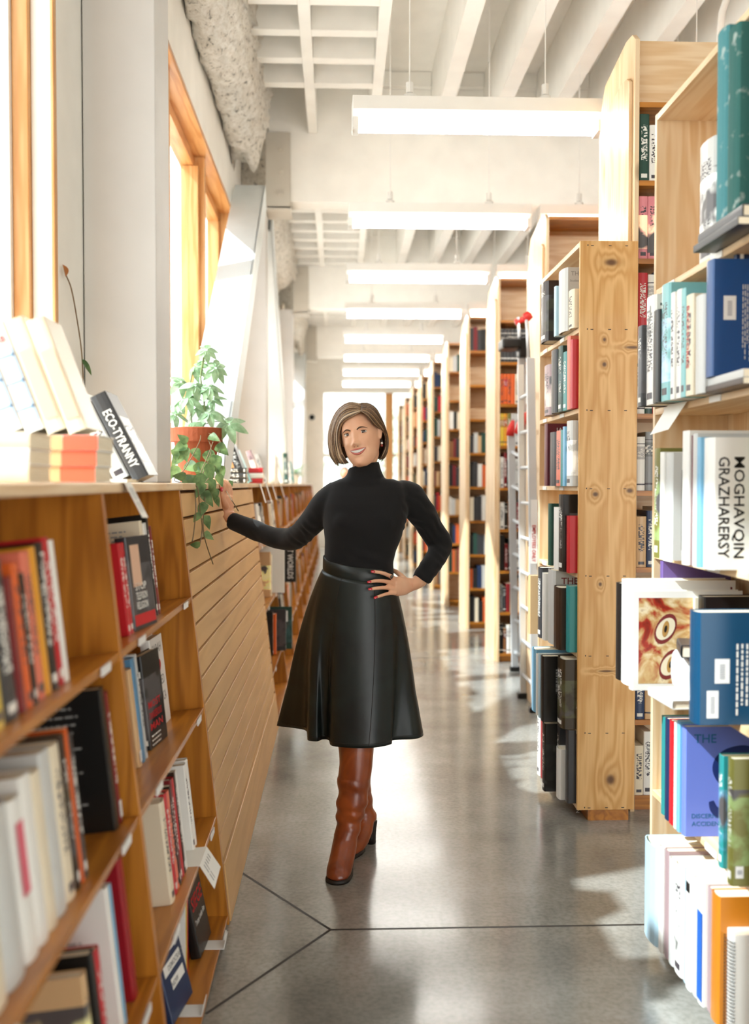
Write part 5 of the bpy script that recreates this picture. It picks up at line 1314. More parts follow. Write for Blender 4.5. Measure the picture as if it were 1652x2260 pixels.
# legs inside the boots
for pts, rr_ in (([P(800, 1300, 3.80), P(790, 1500, 3.76), P(784, 1690, 3.71), P(768, 1830, 3.69)], [.08, .065, .045, .03]), ([P(760, 1300, 3.82), P(775, 1500, 3.84), P(790, 1700, 3.89), P(803, 1795, 3.94)], [.08, .065, .045, .03])):
    g.tube(pts, rr_, 16)
body = remeshed('body', g, M['skin'], .0034, person, 3, .5)
me = body.data; n = len(me.vertices); co = np.empty(n*3); me.vertices.foreach_get('co', co); co = co.reshape(-1, 3)+np.array(BASE)
q = co-np.array(HC); lr = q@np.array(HR); lu = q@np.array(HU); lf = q@np.array(HF)
hm = (lu > -.14) & (lu < .13) & (lf > .02) & (abs(lr) < .085) & (lf < .13)
def G(r_, u_, sr, su, a): return a*np.exp(-((lr-r_)/sr)**2-((lu-u_)/su)**2)
dd = G(0, -.036, .0105, .0110, .022)+G(0, -.016, .0080, .020, .014)+G(0, .004, .009, .014, .004)
for s in (-1, 1):
    dd += G(s*.0115, -.040, .0065, .0065, .0085)+G(s*.030, .003, .016, .0095, -.0085)+G(s*.030, .022, .02, .007, .003)
    dd += G(s*.040, -.034, .017, .016, .0065)+G(s*.033, -.056, .0045, .012, -.0030)+G(s*.048, -.075, .016, .018, .002)
dd += G(0, -.064, .024, .008, -.0025)+G(0, -.110, .015, .010, .0075)+G(0, -.088, .018, .006, -.0035)+G(0, .055, .03, .02, .002)+G(0, -.047, .004, .006, -.0012)
dd = np.where(hm, dd, 0)*np.clip((lf-.02)/.03, 0, 1)
co += dd[:, None]*np.array(HF)[None, :]; lf2 = lf+dd
me.vertices.foreach_set('co', (co-np.array(BASE)).ravel()); me.update()
bv = BVHTree.FromPolygons([tuple(c) for c in co], [tuple(p.vertices) for p in me.polygons if True])
def FS(r, u, off=0.0):
    hit = bv.ray_cast(HW(r, u, .2), -HF)
    f = HL(hit[0])[2] if hit[0] is not None else .08
    return HW(r, u, f+off)
def strip(top_, bot, off): # surface patch between two curves
    g = MB(); vs = []
    for (a, b_) in zip(top_, bot):
        for k in range(4): t = k/3; vs.append(FS(a[0]*(1-t)+b_[0]*t, a[1]*(1-t)+b_[1]*t, off))
    fs = []
    for i in range(len(top_)-1):
        for k in range(3): fs.append((i*4+k, i*4+k+1, (i+1)*4+k+1, (i+1)*4+k))
    g.add(vs, fs); return g
NS = 15
def curve(w, c_u, m_u, p=2): return [(-w+2*w*i/(NS-1), c_u+(m_u-c_u)*(1-abs(-1+2*i/(NS-1))**p)) for i in range(NS)]
up = curve(.0305, -.0570, -.0578); lo = curve(.0305, -.0570, -.0745)
MZ = lambda g_, nm, mt, par=body, sm=True: obj(nm, pm(g_), mt, par, smooth=sm)
MZ(strip(up, lo, .0006), 'open_mouth', M['mouth'])
t_up = curve(.0280, -.0578, -.0578); t_lo = curve(.0280, -.0590, -.0705)
g = strip(t_up, t_lo, .0016); tt_ = MZ(g, 'teeth', M['teeth'])
g = MB()
for q in range(1, NS-1): g.tube([FS(t_up[q][0], t_up[q][1]-.0004, .0017), FS(t_lo[q][0], t_lo[q][1]+.0006, .0017)], .00028, 5)
MZ(g, 'tooth_gap', flat('tooth_gap', '#B9A592', .6), tt_)
g = MB(); g.tube([FS(r, u, .0004) for r, u in up], [.0008+.0024*(1-abs(-1+2*i/(NS-1))**2) for i in range(NS)], 8); MZ(g, 'upper_lip', M['lip'])
g = MB(); g.tube([FS(r, u-.0012, .0000) for r, u in lo], [.0008+.0036*(1-abs(-1+2*i/(NS-1))**2) for i in range(NS)], 8); MZ(g, 'lower_lip', M['lip'])
for s in (-1, 1):
    c = HW(s*.0305, .0025, .0655)
    g = MB(); g.ball(c, .0130, 14); gaze = (EYE+Vector((0, 0, 0))-c).normalized()
    e = MZ(g, 'eye', M['eyewhite'])
    g = MB(); a = gaze.cross(V((0, 0, 1))).normalized(); b_ = a.cross(gaze)
    for k, (ra, mi) in enumerate(((.0068, 0),)):
        rs = [[c+gaze*math.sqrt(.0132**2-rr_*rr_)+(a*math.cos(2*PI*i/16)+b_*math.sin(2*PI*i/16))*rr_ for i in range(16)] for rr_ in (ra, ra*.6, ra*.1)]
        g.rings(rs)
    MZ(g, 'iris', M['iris'])
    # lids as shells of skin over the eyeball
    def lid(e0, e1, rad):
        g = MB(); rs = []
        for k in range(7):
            el = e0+(e1-e0)*k/6; row = []
            for i in range(13):
                az = -75+150*i/12; fall = 1-.55*(abs(az)/75)**2
                ee = math.radians((el if k else e0*fall+ (0 if e0 > 0 else 0)))
                row.append(c+(HF*math.cos(math.radians(az))*math.cos(ee)+HR*math.sin(math.radians(az))*math.cos(ee)+HU*math.sin(ee))*rad)
            rs.append(row)
        g.rings(rs, cap=False, closed=False); return g, rs[0]
    gu, edge = lid(23, 80, .0138); MZ(gu, 'upper_lid', M['skin'])
    gl, edge2 = lid(-20, -80, .0137); MZ(gl, 'lower_lid', M['skin'])
    g = MB(); g.tube([p+HF*.0004 for p in edge], [.0005+.0010*math.sin(PI*i/12) for i in range(13)], 6); MZ(g, 'eyelash', M['brow'])
    g = MB(); bp_ = [(s*(.0125+.0365*q/12), .0130+.0068*math.sin(PI*(q/12)**.85)+.0005*q/12) for q in range(13)]
    g.tube([FS(r, u, .0005) for r, u in bp_], [.0007+.0021*math.sin(PI*(min(1, (q+1.5)/12))**.7) if q < 12 else .0004 for q in range(13)], 8, flat=(HF, .4)); MZ(g, 'eyebrow', M['brow'])
    g = MB(); g.ball(FS(s*.0068, -.0478, -.0004), .0021, 8, (1.2, 1, .6)); MZ(g, 'nostril', M['mouth'])
# nails
def nail(p, dr, nrm, l=.0085, w=.0048):
    g = MB(); dr = dr.normalized(); nrm = (nrm-dr*nrm.dot(dr)).normalized(); s_ = dr.cross(nrm); rs = []
    for k in range(1, 8):
        a = PI*k/8; rr_ = math.sin(a)
        rs.append([p+dr*(-math.cos(a)*l)+s_*(math.cos(2*PI*i/12)*w*rr_**.6)+nrm*(math.sin(2*PI*i/12)*.0016*rr_+.001) for i in range(12)])
    g.rings(rs); MZ(g, 'fingernail', M['nail'])
for q in FR:
    a, b_ = P(*q[-2]), P(*q[-1]); dr = (b_-a).normalized(); nail(b_+dr*.0045+V((0, -1, .15))*.0052, dr, V((0, -1, .2)))
nail(TH_[-1]+V((0, -.0075, .003)), V((0, 0, 1)), V((.15, -1, 0)), .010, .0062)
for pts in LT: nail(pts[-1]+V((-.003, 0, .0062)), V((-1, 0, -.1)), V((0, 0, 1)))
g = MB(); c = P(863, 1272, 3.692); dr = (P(*FR[0][2])-P(*FR[0][1])).normalized(); a = dr.cross(V((0, 1, 0))).normalized(); b_ = dr.cross(a)
g.tube([c+(a*math.cos(2*PI*i/16)+b_*math.sin(2*PI*i/16))*.0105 for i in range(17)], .0016, 6); g.ball(c+V((0, -.012, 0)), .0055, 8)
obj('ring', pm(g), flat('dark_silver', '#6B6660', .25, metal=.8), person, smooth=True)
# earrings
e = HW(.0785, -.030, .002)
g = MB(); g.tube([e+V((0, 0, .002)), e+V((0, -.002, -.012))], .0010, 6); g.ball(e+V((0, -.002, -.010)), .0040, 8); er = obj('earring', pm(g), flat('dark_bead', '#2B2422', .3), person, smooth=True)
g = MB(); g.ball(e+V((0, -.002, -.0175)), .0044, 10); MZ(g, 'pearl', flat('pearl', '#F2E9DC', .15), er)
g = MB(); g.ball(e+V((0, -.002, -.0265)), .0050, 10); MZ(g, 'red_bead', flat('red_bead', '#8C2A20', .2), er)

# ---- hair
def hair_mat():
    m, nt, b = new_mat('ash_brown_hair', .38, .5)
    at = N(nt, 'Attribute', attribute_name='tone')
    tc = N(nt, 'TexCoord'); nz = N(nt, 'TexNoise'); nz.inputs['Scale'].default_value = 120; L(nt, tc.outputs['Object'], nz.inputs[0])
    a = N(nt, 'Math', operation='MULTIPLY_ADD'); L(nt, nz.outputs[0], a.inputs[0]); a.inputs[1].default_value = .3; L(nt, at.outputs['Fac'], a.inputs[2])
    L(nt, ramp(nt, a.outputs[0], [(.15, srgb('#3A281A')), (.5, srgb('#6B4F36')), (.8, srgb('#A58460')), (1.1, srgb('#CDB290'))]), b.inputs['Base Color'])
    b.inputs['Anisotropic'].default_value = .5; return m
HM = hair_mat(); g = MB(); tones = []; rh = random.Random(3)
def QF(px, py, f):
    """the point seen at a pixel whose depth along the face axis is f"""
    a, b_ = P(px, py, 3.6), P(px, py, 4.0); fa, fb = HL(a)[2], HL(b_)[2]; return a.lerp(b_, (f-fa)/(fb-fa))
def guide(px, f): return [QF(x, y, d) for (x, y), d in zip(px, f)]
GL = [guide([(796, 908), (777, 919), (758, 930), (750, 946), (748, 968), (751, 990), (759, 1009), (769, 1023)], [.090, .090, .082, .066, .056, .050, .048, .050]),
      guide([(796, 903), (773, 900), (752, 914), (741, 935), (735, 958), (734, 980), (739, 1004), (753, 1026)], [.078, .076, .062, .046, .036, .030, .028, .032]),
      guide([(796, 896), (772, 890), (748, 906), (734, 932), (727, 957), (727, 980), (732, 1003), (746, 1023)], [.05, .035, .02, .006, .0, -.002, .0, .006]),
      guide([(795, 891), (770, 890), (749, 905), (735, 932), (729, 957), (729, 977), (734, 998), (748, 1016)], [.0, -.03, -.05, -.06, -.065, -.065, -.06, -.055]),
      guide([(793, 892), (780, 893), (772, 905), (765, 930), (762, 955), (762, 975), (765, 995), (770, 1010)], [-.03, -.08, -.105, -.112, -.108, -.102, -.095, -.085])]
GR = [guide([(796, 908), (806, 914), (816, 924), (825, 936), (834, 944), (843, 949), (850, 964), (850, 988), (840, 1010)], [.091, .089, .076, .052, .022, -.014, -.034, -.038, -.036]),
      guide([(796, 902), (812, 902), (826, 914), (836, 930), (844, 944), (850, 958), (853, 976), (849, 996), (839, 1013)], [.076, .070, .052, .030, .002, -.024, -.038, -.042, -.040]),
      guide([(797, 896), (815, 895), (832, 909), (842, 930), (849, 949), (854, 969), (853, 989), (847, 1005), (837, 1015)], [.045, .035, .018, .0, -.02, -.032, -.040, -.042, -.04]),
      guide([(795, 891), (812, 891), (830, 906), (840, 930), (846, 950), (849, 970), (847, 990), (840, 1004), (832, 1013)], [0, -.03, -.06, -.08, -.085, -.085, -.08, -.075, -.07]),
      guide([(793, 892), (785, 893), (784, 905), (783, 930), (782, 950), (781, 970), (780, 985), (779, 1000), (778, 1010)], [-.03, -.08, -.105, -.112, -.108, -.105, -.1, -.09, -.085])]
def spl(pts, n):
    out = []; m_ = len(pts)-1
    for k in range(n):
        t = k/(n-1)*m_; i = min(int(t), m_-1); t -= i; p0, p1, p2, p3 = pts[max(i-1, 0)], pts[i], pts[i+1], pts[min(i+2, m_)]
        out.append(.5*((2*p1)+(p2-p0)*t+(2*p0-5*p1+4*p2-p3)*t*t+(-p0+3*p1-3*p2+p3)*t**3))
    return out
HCC = HW(0, .0, -.01)
for GG, cnt in ((GL, 190), (GR, 150)):
    fine = [spl(q, 20) for q in GG]
    grid = []
    for v_ in range(25):   # the mass of hair under the strands
        w = v_/24*4; i = min(int(w), 3); t = w-i
        row = [fine[i][k].lerp(fine[i+1][k], t) for k in range(20)]
        grid.append([p-(p-HCC).normalized()*.003 for p in row])
    b0 = len(g.f); g.rings(grid, cap=False, closed=False); tones += [.28]*(len(g.f)-b0)
    for q in range(cnt):
        w = 4*rh.random()**1.35; i = min(int(w), 3); t = w-i; ly = rh.uniform(-.001, .0045); L_ = rh.uniform(.90, 1.03); wob = rh.uniform(-1, 1)*.0022; ph = rh.uniform(0, 6)
        pts = []
        for k in range(20):
            kk = min(19, k*L_); k0 = min(int(kk), 18); tt = kk-k0
            p = fine[i][k0].lerp(fine[i][k0+1], tt).lerp(fine[i+1][k0].lerp(fine[i+1][k0+1], tt), t)
            d_ = (p-HCC).normalized(); p = p+d_*(ly*min(1, k/4))+HR*(wob*math.sin(k*.35+ph))*min(1, k/5)
            if k > 15 and ly > .003: p = p+d_*.0015*(k-15)
            pts.append(p)
        wd = rh.uniform(.0016, .0034); b0 = len(g.f)
        g.tube(pts, [wd*(.7+.3*math.sin(PI*k/19)) if k < 17 else wd*(1-(k-16)/3.4) for k in range(20)], 6)
        base = .24 if GG is GR else .34; hl = .30 if rh.random() < (.30 if GG is GL else .16) else 0
        tones += [rh.gauss(base, .12)+hl]*(len(g.f)-b0)
hair = obj('hair', pm(g), HM, body, smooth=True)
at = hair.data.attributes.new('tone', 'FLOAT', 'FACE'); at.data.foreach_set('value', tones[:len(hair.data.polygons)])

# ---- skirt
HEM = [(.327, 3.80, 0), (.290, 3.752, 15), (.208, 3.738, 28), (.197, 3.68, 40), (.135, 3.635, 58), (.066, 3.63, 80), (.00, 3.65, 100), (-.028, 3.678, 112), (-.036, 3.748, 121), (-.060, 3.758, 129), (-.078, 3.73, 137), (-.112, 3.745, 145), (-.118, 3.80, 151), (-.128, 3.90, 158), (-.185, 3.945, 168), (-.246, 3.985, 180), (-.20, 4.06, 200), (-.08, 4.08, 228), (.06, 4.07, 258), (.19, 4.03, 292), (.28, 3.95, 322), (.325, 3.87, 344)]
def cr(pts, q, m):
    n_ = len(pts); p0, p1, p2, p3 = [pts[(q+k) % n_] for k in (-1, 0, 1, 2)]
    return [.5*((2*b_)+(c_-a_)*m+(2*a_-5*b_+4*c_-d_)*m*m+(-a_+3*b_-3*c_+d_)*m**3) for a_, b_, c_, d_ in zip(p0, p1, p2, p3)]
hp = []; SUB = 9; NH = len(HEM)
for i in range(NH):
    for k in range(SUB):
        m_ = k/SUB; x, y, _ = cr(HEM, i, m_); a0 = HEM[i][2]; a1 = HEM[(i+1) % NH][2]+(360 if i == NH-1 else 0); hp.append((x, y, math.radians(a0+(a1-a0)*m_)))
WC_ = P(790, 1262, YB); WA, WB_ = .1305, .103
def waistz(t): return 1.150-.017*math.cos(t)*-1*-1 - .020*math.sin(t)
rows = []; NR = 44
for j in range(NR+1):
    s = j/NR; row = []
    for x, y, t in hp:
        wx, wy = WC_.x+math.cos(t)*(WA+.003), YB-math.sin(t)*(WB_+.003)
        ex, ey = .045+math.cos(t)*.278, 3.86-math.sin(t)*.205
        k = s**.9; hx, hy = ex*(1-k)+x*k, ey*(1-k)+y*k
        gs = s**.82+.05*math.sin(PI*min(1, s*1.4)); gs = gs if s < 1 else 1
        zt_ = waistz(t)-.048; z = zt_+(.470-zt_)*s
        row.append((wx+(hx-wx)*gs, wy+(hy-wy)*gs, z))
    rows.append(row)
g = MB(); g.rings(rows, cap=False)
sk = obj('skirt', pm(g), M['skirt'], person, smooth=True); s_ = sk.modifiers.new('thickness', 'SOLIDIFY'); s_.thickness = .003; s_.offset = -1
g = MB(); rs = []
for dz, gr in ((.000, .0), (-.003, .0032), (-.028, .0042), (-.045, .0046), (-.050, .0030)):
    rs.append([(WC_.x+math.cos(2*PI*i/60)*(WA+gr), YB-math.sin(2*PI*i/60)*(WB_+gr), waistz(2*PI*i/60)+dz) for i in range(60)])
g.rings(rs, cap=False); wb_ = obj('waistband', pm(g), M['skirt'], sk, smooth=True)
g = MB()
for off in (64, 118):
    t_ = [k for k, h_ in enumerate(hp) if math.degrees(h_[2]) >= off][0]; col_ = [Vector(r_[t_])+Vector((0, -.0012, 0)) for r_ in rows]; g.tube(col_, .0009, 5)
MZ(g, 'seam', M['sole'], sk)
g = MB(); g.tube([Vector(p_)*1+Vector((0, 0, 0)) for p_ in rows[-2]]+[Vector(rows[-2][0])], .0012, 5); MZ(g, 'hem_stitch', M['sole'], sk)

# ---- boots
def boot(shaft, foot, heel, blk, lab):
    g = MB(); g.tube([P(a, b_, Y) for a, b_, Y, r in shaft], [r for *_, r in shaft], 24)
    f = [P(a, b_, Y) for a, b_, Y, r in foot]; g.tube(f, [r for *_, r in foot], 20); g.ball(f[-1], foot[-1][3]*.99, 12, (1, 1, .8)); g.ball(heel[0], heel[1], 14, (1, 1, 1.1))
    g.v = [(x, y, max(z, .0125)) for x, y, z in g.v]
    o = remeshed('boot', g, M['boot'], .005, person, 6)
    me = o.data; n = len(me.vertices)
    for v in me.vertices:
        w = v.co+BASE
        if w.z < .34:
            a = mnoise.noise(V((w.x*10, w.y*10, w.z*26)))*.008*min(1, max(0, (w.z-.08)/.05)); a += .004*math.sin(w.z*110+w.x*60)*max(0, mnoise.noise(w*12)+.2)*(1 if w.z > .1 else 0)
            v.co += v.normal*a
        else: v.co += v.normal*mnoise.noise(w*12)*.0035
    # sole follows the plan of the forefoot
    t, h_ = f[-1], f[max(0, len(f)-3)]
    dr = (V((t.x, t.y, 0))-V((h_.x, h_.y, 0))).normalized(); sd_ = V((-dr.y, dr.x, 0)); c = V((t.x, t.y, 0)); g = MB(); R_ = foot[-1][3]; R2_ = foot[-3][3]
    out = []
    for i in range(13):
        a = PI*i/12; out.append(c+dr*math.sin(a)*(R_+.003)+sd_*math.cos(a)*(R_+.0015))
    out += [c-dr*.05-sd_*(R2_-.002), c-dr*.09-sd_*(R2_-.010), c-dr*.09+sd_*(R2_-.010), c-dr*.05+sd_*(R2_-.002)]
    g.prism([(p.x, p.y) for p in out], 'z', .0005, .0125); MZ(g, 'sole', M['sole'], o)
    (bx, by), sx, sy, bh = blk; g = MB(); A_ = math.atan2(dr.y, dr.x)
    ca, sa = math.cos(A_), math.sin(A_)
    def rp(x, y): return (bx+x*ca-y*sa, by+x*sa+y*ca)
    rs = []
    for z, k in ((.0005, .86), (.03, .86), (.06, .95), (bh, 1.1)): rs.append([(*rp(math.copysign(abs(math.cos(2*PI*i/20))**.7, math.cos(2*PI*i/20))*sx*k, math.copysign(abs(math.sin(2*PI*i/20))**.7, math.sin(2*PI*i/20))*sy*k), z) for i in range(20)])
    g.rings(rs); MZ(g, 'heel', M['sole'], o)
    return o
boot([(787, 1640, 3.725, .067), (785, 1687, 3.715, .064), (781, 1721, 3.71, .0615), (779, 1755, 3.705, .059), (775, 1780, 3.70, .0555), (771, 1802, 3.70, .052), (769, 1820, 3.695, .047), (766, 1834, 3.69, .0445), (762, 1850, 3.685, .046)],
     [(765, 1838, 3.69, .044), (761, 1862, 3.67, .046), (756, 1886, 3.645, .046), (751, 1908, 3.62, .046), (747, 1924, 3.597, .046), (745, 1934, 3.580, .043)],
     ((.030, 3.715, .105), .040), ((.034, 3.712), .026, .026, .085), '')
boot([(783, 1640, 3.83, .066), (784, 1690, 3.87, .062), (789, 1735, 3.91, .054), (796, 1765, 3.935, .045), (802, 1790, 3.945, .044), (806, 1812, 3.945, .044)],
     [(803, 1800, 3.94, .042), (800, 1828, 3.915, .042), (792, 1850, 3.885, .041), (782, 1868, 3.85, .040), (772, 1876, 3.82, .038), (766, 1880, 3.80, .034)],
     ((.116, 3.955, .112), .038), ((.128, 3.955), .024, .025, .088), '')
# ================================================================== PLANTS
def leafm(name, a, b_):
    m, nt, b = new_mat(name, .4, .5)
    tc = N(nt, 'TexCoord'); n1 = N(nt, 'TexNoise'); n1.inputs['Scale'].default_value = 30; L(nt, tc.outputs['Object'], n1.inputs[0])
    L(nt, ramp(nt, n1.outputs[0], [(.35, srgb(a)), (.65, srgb(b_))]), b.inputs['Base Color']); b.inputs['Transmission Weight'].default_value = 0
    tr = N(nt, 'BsdfTranslucent'); tr.inputs[0].default_value = (*srgb(b_), 1); mx = N(nt, 'MixShader'); mx.inputs[0].default_value = .25
    out = nt.nodes['Material Output']; L(nt, b.outputs[0], mx.inputs[1]); L(nt, tr.outputs[0], mx.inputs[2]); L(nt, mx.outputs[0], out.inputs[0]); return m
LF = leafm('umbrella_leaf', '#6B8C62', '#A5C29A'); LF2 = leafm('pothos_leaf', '#35552F', '#7E9A62'); ST = flat('green_stem', '#7B8A55', .5); STB = flat('brown_stem', '#6E5A3C', .6)
TC = flat('terracotta', '#9A4E2E', .9, bump=.2, bscale=60); SO = flat('potting_soil', '#3B2A20', .95, bump=.6)
def leaf(g, base, d, n, L_, w, curl=.25, heart=False, fold=.15):
    d = Vector(d).normalized(); n = Vector(n); n = (n-d*n.dot(d)).normalized(); s = d.cross(n); rows = []; K = 7
    for i in range(K+1):
        t = i/K
        ww = w*(math.sin(PI*t**.75)**.8 if not heart else (math.sin(PI*min(1, (t*.9+.1))**.62)**.9 if t < 1 else 0)) if 0 < t < 1 else (w*.25 if heart and t == 0 else .0006)
        c = Vector(base)+d*(L_*t)-n*(curl*L_*t*t)
        rows.append([c-s*ww+n*ww*fold, c-s*ww*.5+n*ww*fold*.3, c, c+s*ww*.5+n*ww*fold*.3, c+s*ww+n*ww*fold])
    g.rings(rows, cap=False, closed=False)
PC = Vector((-.672, 4.78, TOPZ+.001))
pot = empty('potted_plant', PC, 'umbrella plant with pothos in a terracotta pot on the counter by her hand', 'potted plant')
g = MB(); g.lathe((0, 0, 0), [(.001, .004), (.078, .0), (.105, .195), (.124, .195), (.130, .26), (.118, .262), (.115, .225), (.001, .222)], 36); obj('pot', g, TC, pot, smooth=False, bevel=.002)
g = MB(); g.lathe((0, 0, 0), [(.001, .222), (.1145, .2225), (.114, .236), (.06, .242), (.001, .24)], 24); obj('soil', g, SO, pot, smooth=True)
rl = random.Random(9)
def bz(pts, n=10):
    out = []; P_ = [Vector(p) for p in pts]
    for i in range(len(P_)-1):
        p0, p1, p2, p3 = P_[max(i-1, 0)], P_[i], P_[i+1], P_[min(i+2, len(P_)-1)]
        for q in range(n): t = q/n; out.append(.5*((2*p1)+(p2-p0)*t+(2*p0-5*p1+4*p2-p3)*t*t+(-p0+3*p1-3*p2+p3)*t**3))
    out.append(P_[-1]); return out
def L3(px, py, dy=0): return atY(px, py, PC.y+dy)-PC
def palmate(g, gs, root, hub, nrm, k, size):
    pts = bz([root, (Vector(root)+Vector(hub))/2+Vector((0, 0, .012)), hub], 4); gs.tube(pts, .0016, 6)
    nrm = Vector(nrm).normalized(); a = nrm.orthogonal().normalized(); b_ = nrm.cross(a)
    for i in range(k):
        t = 2*PI*i/k+rl.uniform(-.2, .2); d = a*math.cos(t)+b_*math.sin(t)-nrm*rl.uniform(.25, .55)
        leaf(g, Vector(hub)+d*.004, d, nrm, size*rl.uniform(.8, 1.1), size*.21, .3)
# umbrella plant stems and leaf whorls, taken from where they show
g = MB(); gs = MB()
stem = bz([(0.0, 0, .235), L3(452, 930), L3(448, 870), L3(443, 830), L3(452, 775)]); gs.tube(stem, [.004]*len(stem), 8)
stem2 = bz([(-.02, .02, .235), L3(420, 900), L3(418, 860), L3(425, 820)]); gs.tube(stem2, [.003]*len(stem2), 8)
W_ = [(455, 772, -.02, .075, 7, (448, 815)), (476, 812, -.03, .080, 8, (446, 835)), (430, 808, .02, .085, 8, (443, 840)), (400, 842, 0, .085, 8, (420, 870)), (432, 850, -.05, .095, 8, (440, 872)), (462, 855, -.06, .080, 8, (447, 880)), (416, 878, -.06, .085, 7, (420, 900)), (395, 885, .03, .075, 7, (418, 900)),
      (462, 912, -.07, .085, 7, (450, 935)), (424, 944, -.10, .085, 6, (440, 950)), (442, 895, .04, .08, 7, (445, 905)), (505, 936, -.05, .10, 6, (455, 935)), (388, 915, -.02, .07, 6, (415, 930)), (470, 880, .05, .07, 7, (450, 890))]
for px, py, dy, sz, k, rt in W_: palmate(g, gs, L3(*rt), L3(px, py, dy), (rl.uniform(-.3, .5), -1.0 if dy < 0 else -.4, rl.uniform(.3, 1.0)), k, sz)
obj('leaves', g, LF, pot, smooth=True); obj('stem', gs, ST, pot, smooth=True)
# pothos trailing over the counter edge
g = MB(); gs = MB()
def onedge(px, py, off=.02):
    """point just in front of the raked boards (or over the counter edge) seen at a pixel"""
    d = ray(px, py); Y = 3.8
    for _ in range(8):
        z = EYE.z+d.z/d.y*Y; Y = (faceX(max(0, min(1.44, z)))+off)*d.y/d.x
    return EYE+d*(Y/d.y)-PC
vines = [[(.06, -.10, .235), (.10, -.16, .20), (.08, -.5, .03), onedge(425, 1066, -.02), onedge(436, 1078), onedge(440, 1120), onedge(446, 1165), onedge(440, 1205)],
         [(.09, -.08, .235), (.13, -.14, .18), (.12, -.4, .04), onedge(447, 1070, -.01), onedge(452, 1100), onedge(448, 1150), onedge(452, 1190), onedge(470, 1245)],
         [(.02, -.11, .235), (.04, -.16, .2), (.02, -.5, .06), (.04, -.9, .012), onedge(408, 1066, -.03)],
         [(.10, -.03, .235), (.14, -.06, .17), (.14, -.1, .05), onedge(492, 1066, .0), onedge(500, 1085, .04), onedge(512, 1105, .07), onedge(526, 1128, .09)],
         [(.05, -.10, .235), (.09, -.16, .15), (.1, -.6, .02), onedge(430, 1068, -.01), onedge(432, 1120), onedge(428, 1170), onedge(424, 1195)]]
VP = []
for v in vines:
    pts = bz(v, 8); gs.tube(pts, .0021, 6); VP += pts[8:]
PL = [(400, 985, .075, (-.4, -1, -.2)), (392, 1012, .075, (-.3, -1, -.4)), (432, 1000, .07, (.3, -1, -.5)), (422, 1030, .085, (.5, -1, -.2)), (462, 1008, .08, (.4, -1, -.8)), (488, 990, .075, (.6, -1, -.5)), (476, 1020, .085, (.2, -1, -1)), (446, 1038, .105, (.3, -1, -.9)),
      (405, 970, .06, (-.3, -1, .3)), (470, 965, .06, (.4, -1, -.2)), (386, 1040, .07, (-.3, -1, -.5)), (408, 1000, .07, (.2, -1, -.8)), (486, 1040, .07, (.3, -1, -.9)), (388, 1000, .06, (.1, -1, -.9))]
LV = [(PC+Vector((.13, -.13-rl.uniform(0, .06), 0)), a) for a in ()]
for px, py, sz, d in PL:
    Y = 4.60-(.0 if py < 1020 else .12); b0 = atY(px, py, Y)-PC; dv = Vector((d[0], -.25, d[2])); leaf(g, b0-dv.normalized()*sz*.4, dv, (rl.uniform(-.2, .5), -1, .45), sz, sz*.36, .15, True, .2)
for px, py, off, sz, d in [(398, 1052, -.02, .05, (-.5, 0, .1)), (414, 1058, -.02, .055, (.2, 0, .1)), (440, 1078, .02, .065, (-.2, 0, -.7)), (466, 1072, .02, .07, (.3, 0, -1)), (456, 1098, .025, .07, (.5, 0, -.6)), (484, 1058, .02, .06, (.5, 0, -.9)), (446, 1122, .02, .06, (-.2, 0, -.9)), (456, 1150, .02, .055, (.4, 0, -.9)), (458, 1182, .02, .045, (.5, 0, -.3)),
                           (432, 1203, .02, .036, (-.6, 0, .1)), (478, 1105, .03, .045, (.3, 0, -.6)), (508, 1068, .05, .04, (.2, 0, -.9)), (430, 1065, .0, .06, (.1, 0, -.6)), (462, 1040, .0, .075, (.3, 0, -.9)), (440, 1060, .0, .07, (-.2, 0, -.8)), (474, 1090, .03, .055, (.1, 0, -1)), (435, 1140, .02, .04, (-.4, 0, -.8))]:
    b0 = onedge(px, py, off); dv = Vector((d[0], .05, d[2])); leaf(g, b0-dv.normalized()*sz*.4, dv, (.75, -.8, .35), sz, sz*.37, .12, True, .2)
obj('trailing_leaves', g, LF2, pot, smooth=True); obj('trailing_stem', gs, STB, pot, smooth=True)
# dry climbing stem beside the near column
g = MB(); a, b_ = atY(178, 672, 3.05), atY(200, 800, 3.05)
vs = [Vector((WX+.012, 3.02, 2.06)), Vector((WX+.02, 3.04, 2.03)), Vector((WX+.018, 3.10, 1.97)), Vector((WX+.02, 3.16, 1.85)), Vector((WX+.018, 3.19, 1.7)), Vector((WX+.018, 3.20, 1.55)), Vector((WX+.018, 3.20, 1.445))]
o_ = vs[-1]; g.tube([v-o_ for v in bz(vs, 5)], .0022, 6)
dv = empty('dry_vine', o_, 'thin dry vine with one curled leaf climbing the wall by the near column', 'plant'); obj('stem', g, STB, dv, smooth=True)
g = MB(); leaf(g, vs[0]-o_, (.3, -.6, .5), (1, -.5, .2), .035, .014, .5); obj('dry_leaf', g, flat('dry_leaf', '#A8672C', .7), dv, smooth=True)
g = MB(); leaf(g, vs[3]-o_+Vector((0, 0, -.02)), (.4, .3, -.5), (1, -.8, .2), .06, .010, .3); obj('green_leaf', g, LF2, dv, smooth=True)
# far plant on the counter
fp = empty('small_plant', (-.62, 14.2, TOPZ+.001), 'small blurred green plant far along the window counter', 'potted plant')
g = MB(); g.lathe((0, 0, 0), [(.001, 0), (.06, 0), (.08, .13), (.07, .13), (.001, .12)], 20); obj('pot', g, M['white'], fp)
g = MB()
for i in range(26): a = rl.uniform(0, 2*PI); leaf(g, (0, 0, .12), (math.cos(a), math.sin(a), rl.uniform(.3, 2)), (0, 0, 1), rl.uniform(.15, .28), .02, .5)
obj('leaves', g, LF, fp, smooth=True)

